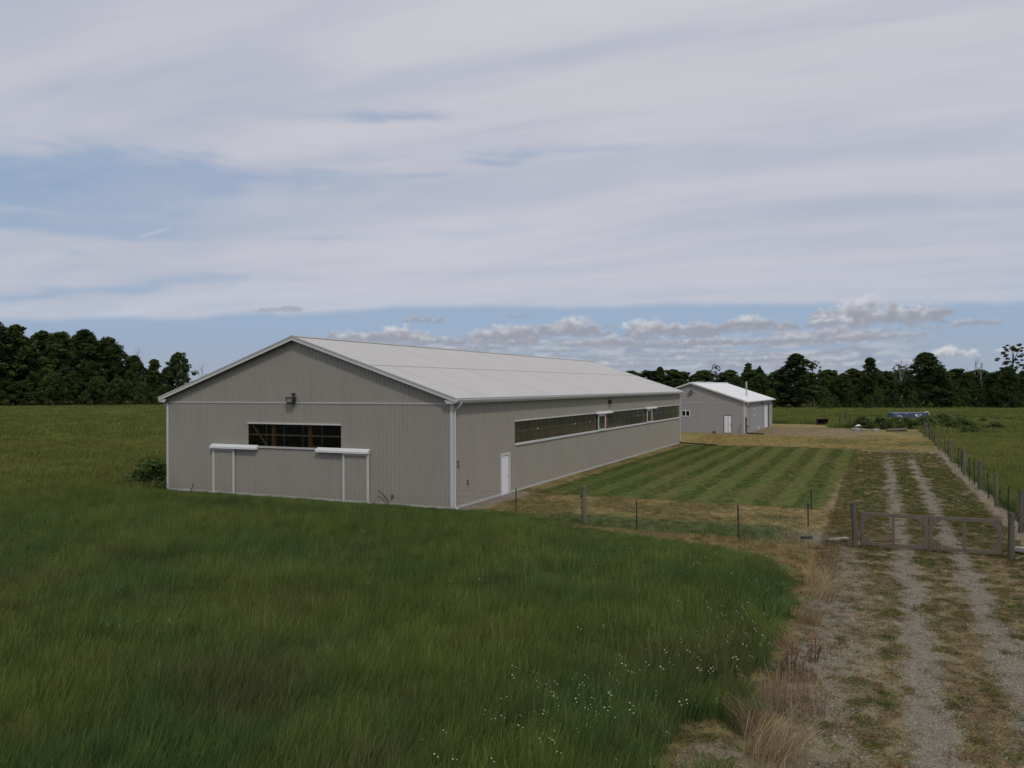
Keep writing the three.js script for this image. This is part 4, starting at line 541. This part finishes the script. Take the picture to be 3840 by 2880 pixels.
{ // trees behind the right field
  const g = 'trees along the far side of the right field';
  tree('tall', 69.6, -192, 13.4, 'big dark tree right behind the workshop roof', g, 1.5); tree('loose', 74.5, -194, 11.8, 'lighter tree leaning on the big dark one behind the workshop', g, 1.1);
  tree('cone', 87.6, -192, 12.4, 'tapering dark tree standing in the middle of the right tree line', g, 1.0); tree('round', 99.2, -188, 13.4, 'largest broad dark tree of the right tree line', g, 1.45); tree('tall', 104.0, -190, 9.8, 'shoulder tree right of the largest broad one', g, 1.2);
  tree('loose', 116.2, -182, 15, 'tall sparse grey-green tree at the right edge of the picture', g, 1.25); tree('round', 113.8, -180, 9.8, 'bright leafy tree in front of the sparse tall one', g, 1.0); tree('round', 124, -182, 9.5, 'dark tree at the right edge below the sparse crown', g, 1.2);
  const lab = 'leafy tree in the low stretch of the right tree line';
  for (const [x, z, h] of [[63, -200, 8.4], [66.5, -196, 9], [78.5, -198, 9], [81.5, -194, 8.2], [84.5, -200, 8.8], [91.5, -196, 8.8], [94.5, -198, 9.2], [107.5, -194, 8.4], [110.5, -190, 8.8], [116.5, -190, 8.6], [121, -192, 9], [128, -190, 9], [133, -190, 9.5], [138, -188, 9.5], [143, -190, 10], [148, -188, 9.5], [58.5, -204, 8]]) tree('round', x, z, h, lab, g, 1.15);
  for (let x = 56, i = 0; x < 152; x += 3.4, i++) tree('low', x, -186 + (i % 3) * 1.6 - (x < 70 ? 8 : 0), 3.2 + 2.2 * GRAD[i * 5 % 256], 'low bush along the foot of the right tree line', 'bushes along the right tree line', 0.75);
  deadTree(102.2, -206, 12.7, 'bare forked tree left of the largest broad tree'); deadTree(120.5, -204, 12.6, 'bare stems right of the largest broad tree'); deadTree(122.0, -204, 11.6, 'second bare stem beside the bare stems on the right');
  const fg = 'far wood behind the workshop', fl = 'tree of the far wood that runs behind both barns';
  for (let x = 28, i = 0; x < 190; x += 4.2, i++) tree('far', x, -258 - (i % 2) * 9, 9.8 + 1.4 * GRAD[i * 3 % 256], fl, fg, 1.75);
  tree('loose', 67.1, -258, 12.7, 'thin loose tree rising above the far wood behind the workshop ridge', fg, 0.8); tree('tall', 77.7, -258, 13.1, 'taller tree of the far wood right of the thin loose one', fg, 0.8); tree('tall', 81.4, -258, 12, 'second taller tree right of the thin loose one', fg, 0.6); tree('round', 48.7, -258, 12, 'rounded tree of the far wood just right of the long barn roof', fg, 0.9); tree('low', 33, -250, 8, 'light green trees at the end of the long barn roof', fg, 0.9); tree('loose', 118.8, -240, 12, 'small round tree top above the far wood on the right', fg, 0.8);
}
{ // shrub by the barn corner and the weedy mound behind the yard
  const r = rng(31), cl = []; for (let i = 0; i < 46; i++) { const a = r() * 6.28, t = r(), q = (0.25 + 0.8 * r()) * Math.sqrt(1 - t * 0.7); cl.push([Math.cos(a) * q, 0.15 + 1.25 * t, Math.sin(a) * q * 0.9, 0.3]); }
  const t = thing('shrub', 'leafy green shrub growing at the left corner of the long barn', 'shrub', at(-19.45, -0.2)); t.scale.set(1.25, 1.12, 1.2); part(t, 'foliage', leafCloud(cl, 60, 0.085, r, [[0.09, 0.145, 0.032], [0.13, 0.185, 0.05], [0.07, 0.12, 0.028]]), leafMat);
  part(t, 'stem', mergeGeometries(cl.slice(0, 12).map((c) => tubeTaper([V(c[0] * 0.2, -0.05, c[2] * 0.2), V(c[0] * 0.5, c[1] * 0.5, c[2] * 0.5), V(c[0], c[1], c[2])], 0.02, 0.006, 5))), barkMat);
  const mk = (seed, tint) => { const q = rng(seed), c = []; for (let i = 0; i < 34; i++) { const a = q() * 6.28, tt = q(), l = (0.3 + 1.2 * q()) * Math.sqrt(1.05 - tt); c.push([Math.cos(a) * l, 0.1 + 1.0 * tt, Math.sin(a) * l, 0.38]); } return leafCloud(c, 46, 0.13, q, tint); };
  const wt = [[0.12, 0.165, 0.042], [0.105, 0.148, 0.038], [0.135, 0.165, 0.05]], gs = [mk(41, wt), mk(42, TINT.light), mk(43, wt)];
  const spots = [[46.9, -105, 1.3], [48.5, -102, 0.9], [49.8, -106, 1.2], [51.8, -103, 1.25], [53, -108, 1.1], [54.8, -104, 1.3], [57, -107, 1.3], [58, -101, 1.1], [60.2, -105, 1.2], [61, -111, 1.4], [55, -98, 1.0], [52.5, -98.5, 0.8], [59, -96, 1.0], [62.5, -112, 0.8], [63, -118, 0.5], [66, -121, 0.45], [69, -122, 0.5], [72.5, -121, 0.5], [51, -88, 0.85], [53.5, -91, 0.8]];
  spots.forEach(([x, z, s], i) => { const w = thing('weed_bush', i > 17 ? 'leafy weed clump behind the far end of the drive fence' : i > 13 ? 'leafy weed clump in front of the long blue box' : 'leafy weed clump on the mound behind the yard', 'weeds', [x, 0, z], i * 1.7, i > 17 ? 'weeds at the end of the drive fence' : i > 13 ? 'weeds in front of the blue box' : 'weeds on the mound behind the yard'); w.scale.set(s * 1.1, s * 0.95, s * 1.1); part(w, 'foliage', gs[i % 3], leafMat); });
}
console.log('trees done', treeCount);
// ------------------------------------------------------------------ grass
// a tuft of curved tapering blades that bend towards +x
function tuft(seed, { n = 30, spread = 0.17, h = [0.45, 0.85], w = 0.011, bend = 0.3, seeds = 0.2, tones = [[1, 1, 1]], segs = 3, headTint = [1.7, 1.15, 1.35] }) {
  const r = rng(seed), pos = [], col = [], idx = []; let v = 0;
  for (let i = 0; i < n; i++) {
    const a = r() * 6.283, q = spread * Math.sqrt(r()), x0 = Math.cos(a) * q, z0 = Math.sin(a) * q, H = lerp(h[0], h[1], r()), yaw = r() * 6.283, ww = w * (0.7 + 0.6 * r()), lean = bend * (0.35 + 1.0 * r()), side = (r() - 0.5) * 0.5, cx = Math.cos(yaw) * ww / 2, cz = Math.sin(yaw) * ww / 2;
    const tone = tones[Math.floor(r() * tones.length)], lu = 0.6 + 0.8 * r(), head = r() < seeds;
    for (let k = 0; k <= segs; k++) { const t = k / segs, x = x0 + H * lean * t * t, y = H * t * (1 - 0.18 * lean * t), z = z0 + H * side * t * t, s = head ? (k === segs ? 0.5 : k === segs - 1 ? 0.9 : 0.35) : 1 - t * (k === segs ? 1 : 0.45); pos.push(x - cx * s, y, z - cz * s, x + cx * s, y, z + cz * s); const c = head && k >= segs - 1 ? headTint : [1, 1, 1]; for (let m = 0; m < 2; m++) col.push(tone[0] * lu * c[0], tone[1] * lu * c[1], tone[2] * lu * c[2]); if (k < segs) { const o = v + k * 2; idx.push(o, o + 1, o + 3, o, o + 3, o + 2); } }
    v += (segs + 1) * 2;
  }
  const g = new THREE.BufferGeometry(); g.setAttribute('position', new THREE.Float32BufferAttribute(pos, 3)); g.setAttribute('color', new THREE.Float32BufferAttribute(col, 3)); g.setIndex(idx); g.computeVertexNormals(); return g;
}
const bladeMat = phys([1, 1, 1], 0.85, { vertexColors: true, transmission: 0.4, thickness: 0, specularIntensity: 0.3 });
function scatter(owner, name, geo, list, mat = bladeMat) {    // list of [x, y, z, yaw, sx, sy, colour, tilt]
  const m = new THREE.InstancedMesh(geo, mat, list.length), q = new THREE.Object3D(), c = new THREE.Color(); m.name = name; m.castShadow = m.receiveShadow = true;
  list.forEach(([x, y, z, yaw, sx, sy, k, tilt = 0], i) => { q.position.set(x, y, z); q.rotation.set(0, yaw, tilt, 'YXZ'); q.scale.set(sx, sy, sx); q.updateMatrix(); m.setMatrixAt(i, q.matrix); m.setColorAt(i, c.setRGB(...k)); });
  m.userData.kind = 'stuff'; owner.add(m); return m;
}
function mass(name, label, category) { const g = new THREE.Group(); g.name = numbered(name); scene.add(g); return tag(g, label, category, undefined, 'stuff'); }
const inView = (x, z, m = 2.5) => z < -6.5 && Math.abs(x) < -z * 0.70 + m;
// whose ground is it: 'front', 'left', 'right' uncut grass, or null
function uncut(x, z) {
  const [s, b] = toLocal(x, z), n = (noise(x * 0.8 + 5, z * 0.8) - 0.5), n2 = (noise(x * 2.7, z * 2.7 + 3) - 0.5);
  if (s > -W - 0.12 && s < 0.1 && b > -0.08 && b < L + 0.1) return null;
  if (s > 23.25 + n * 0.5 && b > -40) return b > 74 + n * 3 || s > 23.25 ? 'right' : null;
  if (b > 92) return 'right';
  if (s > 0 && b > 82 && s > 12) return 'right';
  if (s < 15.75 + n * 0.5 + n2 * 0.4 && b < tallEdge(s) + n * 0.7 + n2 * 0.4 && b < 0.1) return s < -W - 0.1 && b > -8 ? 'left' : 'front';
  if (s < -W - 0.3) return 'left';
  return null;
}
const tallTones = [[1, 1, 1], [1.1, 1.05, 0.9], [0.85, 0.95, 1.05], [1.25, 1.12, 0.8], [0.9, 1.05, 0.8]];
const G_BASE = [0.114, 0.182, 0.044], G_YEL = [0.134, 0.196, 0.044], G_BLUE = [0.096, 0.172, 0.048], G_BRN = [0.145, 0.148, 0.062], G_FAR = [0.148, 0.196, 0.046];
function grassColour(x, z, r, where) {
  const a = fbm(x * 0.22 + 3, z * 0.2, 4), b = fbm(x * 0.7 + 70, z * 0.45, 4), c = fbm(x * 0.4 + 9, z * 1.0 + 30, 3), d = -z;
  let k = mix3(G_BLUE, G_BASE, sstep(0.35, 0.6, a)); k = mix3(k, G_YEL, sstep(0.48, 0.72, b) * 0.55); k = mix3(k, G_BRN, sstep(0.58, 0.75, c) * 0.45);
  if (where !== 'front') k = mix3(k, G_FAR, 0.6);
  const lu = (0.82 + 0.36 * b) * (0.7 + 0.6 * r()); return [k[0] * lu, k[1] * lu, k[2] * lu];
}
const gTall = [tuft(101, { tones: tallTones, n: 42, w: 0.009, bend: 0.24 }), tuft(102, { tones: tallTones, n: 38, w: 0.009, seeds: 0.35, h: [0.5, 0.95], bend: 0.2 }), tuft(103, { tones: tallTones, n: 44, w: 0.009, bend: 0.42, h: [0.4, 0.75] })];
const gMid = [tuft(111, { tones: tallTones, n: 40, spread: 0.36, w: 0.022, segs: 2, bend: 0.28 }), tuft(112, { tones: tallTones, n: 36, spread: 0.36, w: 0.022, segs: 2, seeds: 0.35 })];
const gFar = [tuft(121, { tones: tallTones, n: 50, spread: 0.8, w: 0.05, segs: 2, bend: 0.25 })], gVast = [tuft(131, { tones: tallTones, n: 60, spread: 1.7, w: 0.1, segs: 2, bend: 0.3 })];
{
  const bands = [[7, 22, 0.15, gTall], [22, 42, 0.2, gTall], [42, 85, 0.36, gMid], [85, 165, 0.8, gFar], [165, 300, 1.5, gVast]];
  const fields = { front: mass('meadow_grass', 'uncut tall green grass filling the foreground meadow', 'grass'), left: mass('field_grass', 'hay field stretching left of the long barn to the dark wood', 'grass'), right: mass('field_grass', 'green field grass right of the drive fence and behind the yard', 'grass') };
  const r = rng(202);
  for (const [d0, d1, step, geos] of bands) {
    const lists = {};
    for (let z = -d0 - step / 2; z > -d1; z -= step) for (let x = z * 0.70 - 2.5; x < -z * 0.70 + 2.5; x += step) {
      const px = x + (r() - 0.5) * step * 1.3, pz = z + (r() - 0.5) * step * 1.3, w = uncut(px, pz); if (!w) continue;
      const [s, b] = toLocal(px, pz), dens = fbm(px * 0.7 + 8, pz * 0.7, 3);
      if (w === 'left' && s > -30 && b > L + 14 && pz < -60 && px > -40) continue;            // hidden behind the barn
      if (w === 'right' && pz < -200 && px < 60) { if (r() < 0.3) continue; }
      let hh = 0.62 + 0.62 * dens + 0.18 * (r() - 0.5);
      if (w === 'front') { hh *= 0.22 + 0.78 * sstep(-0.3, -5, b - tallEdge(s)); if (b > tallEdge(s) - 0.35 && s < 1 && r() < 0.6) continue; hh *= 0.6 + 0.4 * sstep(15.9, 14.2, s); }
      else if (d0 > 40) hh *= 0.82;
      if (w === 'right' && px > 56 && px < 80 && pz < -112 && pz > -141) hh *= 0.3;
      if (w === 'front' && s > 13.5 && r() < 0.5 * sstep(13.5, 15.8, s) + 0.9 * sstep(0.56, 0.66, fbm(px * 0.8 + 3, pz * 0.8 + 9, 3)) * sstep(14.2, 15.4, s)) continue;
      const kx = Math.floor(r() * geos.length), key = w + '|' + kx, yaw = (fbm(px * 0.3, pz * 0.3 + 5, 3) - 0.5) * 3.0 + (r() - 0.5) * 2.6 + 0.2;
      (lists[key] ??= []).push([px, 0, pz, yaw, 0.85 + 0.4 * r(), hh, grassColour(px, pz, r, w), (r() - 0.5) * 0.24]);
    }
    for (const [key, l] of Object.entries(lists)) { const [w, k] = key.split('|'); scatter(fields[w], 'blades', geos[+k], l); }
  }
}
console.log('tall grass done');
{ // mown lawn: short blades, laid over one way and the other by the mower
  const own = mass('lawn_grass', 'short mown blades of the striped lawn', 'grass'), r = rng(303), geo = tuft(141, { n: 44, spread: 0.2, h: [0.03, 0.065], w: 0.008, bend: 0.7, seeds: 0, tones: [[1, 1, 1], [1.15, 1.05, 0.9], [0.85, 0.95, 0.95], [1.5, 1.25, 1.2]], segs: 2 }), l = [];
  for (let b = 6.8; b < 45.4; b += 0.25) for (let s = 1.3; s < 16.4; s += 0.25) { const ps = s + (r() - 0.5) * 0.3, pb = b + (r() - 0.5) * 0.3; if (pb > 45.2 - Math.abs(ps - 10) * 0.12 || ps > 15.5 + pb * 0.02 || pb < 6.9) continue; const c = lawnColour(ps, pb), st = Math.sin(ps * Math.PI * 2 / 1.9) > 0 ? 1 : -1, p = at(ps, pb, 0.012), k = 1.45 * (0.85 + 0.3 * r()); l.push([...p, (st > 0 ? 0.5 : 3.64) - TH + 1.57 + (r() - 0.5) * 0.8, 1.1, 0.9 + 0.4 * r(), [c[0] * k, c[1] * k, c[2] * k]]); }  // blade tint repeats the sheen painted into the lawn bands
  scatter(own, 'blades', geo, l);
}
{ // dry low grass of the yard and verges, weeds on the drive
  const own = mass('dry_grass', 'dry low straw-coloured grass of the yard and verges', 'grass'), r = rng(404), geo = tuft(151, { n: 30, spread: 0.2, h: [0.03, 0.11], w: 0.008, bend: 0.9, seeds: 0.1, tones: [[1, 1, 1], [1.25, 1.2, 1.1], [0.75, 0.8, 0.8], [0.7, 0.95, 0.6]], segs: 2 }), l = [];
  for (let b = -8; b < 62; b += b < 8 ? 0.28 : 0.45) for (let s = 0.05; s < 23; s += b < 8 ? 0.28 : 0.45) {
    const ps = s + (r() - 0.5) * 0.4, pb = b + (r() - 0.5) * 0.4; if (pb < tallEdge(ps) - 0.4 || (ps > 1.4 && ps < 15.6 && pb > 7.1 && pb < 44.4) || (ps > 16.8 && ps < 22.2 && pb < 44) || (ps < 1.2 && pb < 7) || ps < 0.1) continue;
    const [x, , z] = at(ps, pb); if (!inView(x, z)) continue; const c = yardColour(ps, pb), k = 1.2 * (0.8 + 0.4 * r()), near = pb < 0 ? 1.5 : 1; l.push([x, 0.006, z, r() * 6.28, 0.9 + 0.5 * r(), (0.5 + 0.9 * r()) * near, [c[0] * k, c[1] * k, c[2] * k]]);
  }
  scatter(own, 'blades', geo, l);
  const own2 = mass('drive_weeds', 'green and dry weeds growing between and beside the wheel tracks', 'weeds'), gw = tuft(161, { n: 30, spread: 0.15, h: [0.03, 0.11], w: 0.014, bend: 1.1, seeds: 0.08, tones: [[1, 1, 1], [1.25, 1.15, 0.9], [0.8, 0.9, 0.9], [1.6, 1.3, 1.1]], segs: 2 }), lw = [];
  for (let b = -26; b < 42; b += 0.13) for (let s = b < -8 ? 14.3 : 16.1; s < 22.4; s += 0.13) { const ps = s + (r() - 0.5) * 0.16, pb = b + (r() - 0.5) * 0.16, [x, , z] = at(ps, pb); if (!inView(x, z, 1.5)) continue; if (-z > 35 && r() < 0.5) continue; if (ps < 16 && r() < 0.3) continue; const [stone, green, n1, n2] = driveMix(ps, pb); if (r() > (0.75 * green + 0.42 * (1 - stone))) continue; const gr = r() < green * 0.8 + 0.08; const c = gr ? mix3([0.08, 0.115, 0.02], [0.135, 0.14, 0.026], r()) : mix3([0.24, 0.18, 0.085], [0.15, 0.10, 0.05], r()); lw.push([x, 0.018, z, r() * 6.28, 0.7 + 0.7 * r(), (gr ? 0.5 + 0.9 * r() : 0.35 + 0.5 * r()) * (pb > -2 ? 0.9 : 0.75), c]); }
  scatter(own2, 'leaves', gw, lw);
  const own3 = mass('gravel', 'loose grey and tan crushed stone on the drive', 'gravel'), gs = new THREE.DodecahedronGeometry(0.016, 0), ls = [];
  for (let i = 0; i < 260000; i++) { const ps = 16.1 + 6.4 * r(), pb = -26 + 46 * r() ** 1.25, [x, , z] = at(ps, pb); if (!inView(x, z, 1)) continue; const [stone] = driveMix(ps, pb); if (r() > stone * 0.9 + 0.10) continue; const v = 0.6 + 0.75 * r(), w = r(); ls.push([x, 0.02, z, r() * 6.28, 0.5 + 1.1 * r() * r(), 0.45 + 0.5 * r(), [lerp(0.29, 0.25, w) * v, lerp(0.265, 0.205, w) * v, lerp(0.225, 0.14, w) * v]]); if (ls.length > 70000) break; }
  scatter(own3, 'stones', gs, ls, std([1, 1, 1], 0.95));
}
{ // pale flower heads in the meadow
  const own = mass('meadow_flowers', 'scattered small white and cream flower heads in the meadow grass', 'flowers'), r = rng(505), geo = mergeGeometries([new THREE.CircleGeometry(0.013, 7).rotateX(-1.1), new THREE.CircleGeometry(0.010, 6).rotateX(-0.6).translate(0.05, -0.03, 0.03)]), l = [];
  const groups = [[14.0, -17.5, 1.6, 2.8, 230], [14.6, -13, 1.1, 2.5, 130], [13.0, -20.5, 1.2, 1.6, 110], [-8, -12, 6, 6, 30], [4, -20, 1.2, 1.2, 30], [-19.5, -6, 1.5, 0.8, 36], [-17, -5, 1, 0.6, 20], [9, -12, 2, 3, 40], [12.8, -9, 2, 2, 50], [3, -7, 5, 4, 24]];
  const gz = (q) => Math.sqrt(-2 * Math.log(q() + 1e-6)) * Math.cos(6.283 * q());
  for (const [s, b, rs, rb, n] of groups) for (let i = 0; i < n; i++) { const [x, , z] = at(s + gz(r) * rs * 0.6, b + gz(r) * rb * 0.6); if (uncut(x, z) === null || !inView(x, z)) continue; const c = r() < 0.75 ? [0.5, 0.48, 0.36] : [0.42, 0.36, 0.38]; l.push([x, 0.42 + 0.3 * r(), z, r() * 6.28, 0.6 + 0.7 * r(), 1, c]); }
  scatter(own, 'heads', geo, l, std([1, 1, 1], 0.8));
}
{ // dead tan tussocks and brown docks along the left edge of the drive
  const gd = [tuft(171, { n: 330, spread: 0.42, h: [0.15, 0.8], w: 0.009, bend: 0.55, seeds: 0.3, headTint: [1.1, 1.08, 1.05], tones: [[1, 1, 1], [1.2, 1.15, 1.1], [0.75, 0.7, 0.7]] }), tuft(172, { n: 300, spread: 0.5, h: [0.12, 0.65], w: 0.009, bend: 0.8, seeds: 0.3, headTint: [1.1, 1.08, 1.05], tones: [[1, 1, 1], [1.2, 1.15, 1.1], [0.7, 0.65, 0.65]] })];
  const tanM = phys([0.34, 0.26, 0.13], 0.9, { vertexColors: true, transmission: 0.2, thickness: 0 }), brownM = phys([0.22, 0.155, 0.085], 0.9, { vertexColors: true, transmission: 0.2, thickness: 0 });
  const where = [[16.35, -19.3, 1.1, 0, 'dead tan grass tussock nearest the camera beside the drive'], [16.45, -17.3, 1.15, 1, 'large brown grass tussock, second along the drive edge'], [16.0, -18.5, 0.9, 1, 'brown tussock leaning into the green grass by the drive'], [16.35, -15.6, 0.8, 1, 'small brown tussock below the red dock stems'], [16.3, -11.8, 0.75, 0, 'small tan tussock halfway along the drive edge'], [16.5, -9.2, 1.1, 0, 'tall pale tussock nearest the stony ditch'], [16.3, -8.0, 0.9, 0, 'pale tussock just below the ditch'], [15.9, -13.6, 0.8, 0, 'thin tan tussock at the green grass edge']];
  where.forEach(([s, b, k, m, lab], i) => { const t = thing('grass_tussock', lab, 'grass tuft', at(s, b), i * 1.3); t.scale.setScalar(k); part(t, 'blades', gd[i % 2], m ? brownM : tanM); });
  { const t = thing('grass_tussock', 'pale bleached grass tuft standing out in the green meadow', 'grass tuft', at(3.4, -11.4), 0.4); t.scale.setScalar(0.9); part(t, 'blades', gd[0], phys([0.42, 0.40, 0.27], 0.9, { vertexColors: true, transmission: 0.2, thickness: 0 })); }
  const dock = tuft(181, { n: 22, spread: 0.2, h: [0.25, 0.6], w: 0.018, bend: 0.25, seeds: 0.5, tones: [[1, 1, 1], [1.3, 1, 1]] }), dm = phys([0.06, 0.028, 0.02], 0.9, { vertexColors: true, transmission: 0.1, thickness: 0 });
  for (const [s, b, lab] of [[16.6, -14.5, 'dark red dock stems beside the drive'], [16.2, -15.2, 'thin red-brown dock stems among the tussocks']]) { const t = thing('dock_weed', lab, 'weed', at(s, b)); part(t, 'stems', dock, dm); }
}
scene.traverse((o) => { if (o.isMesh) o.castShadow = o.receiveShadow = true; });
renderer.render(scene, camera);
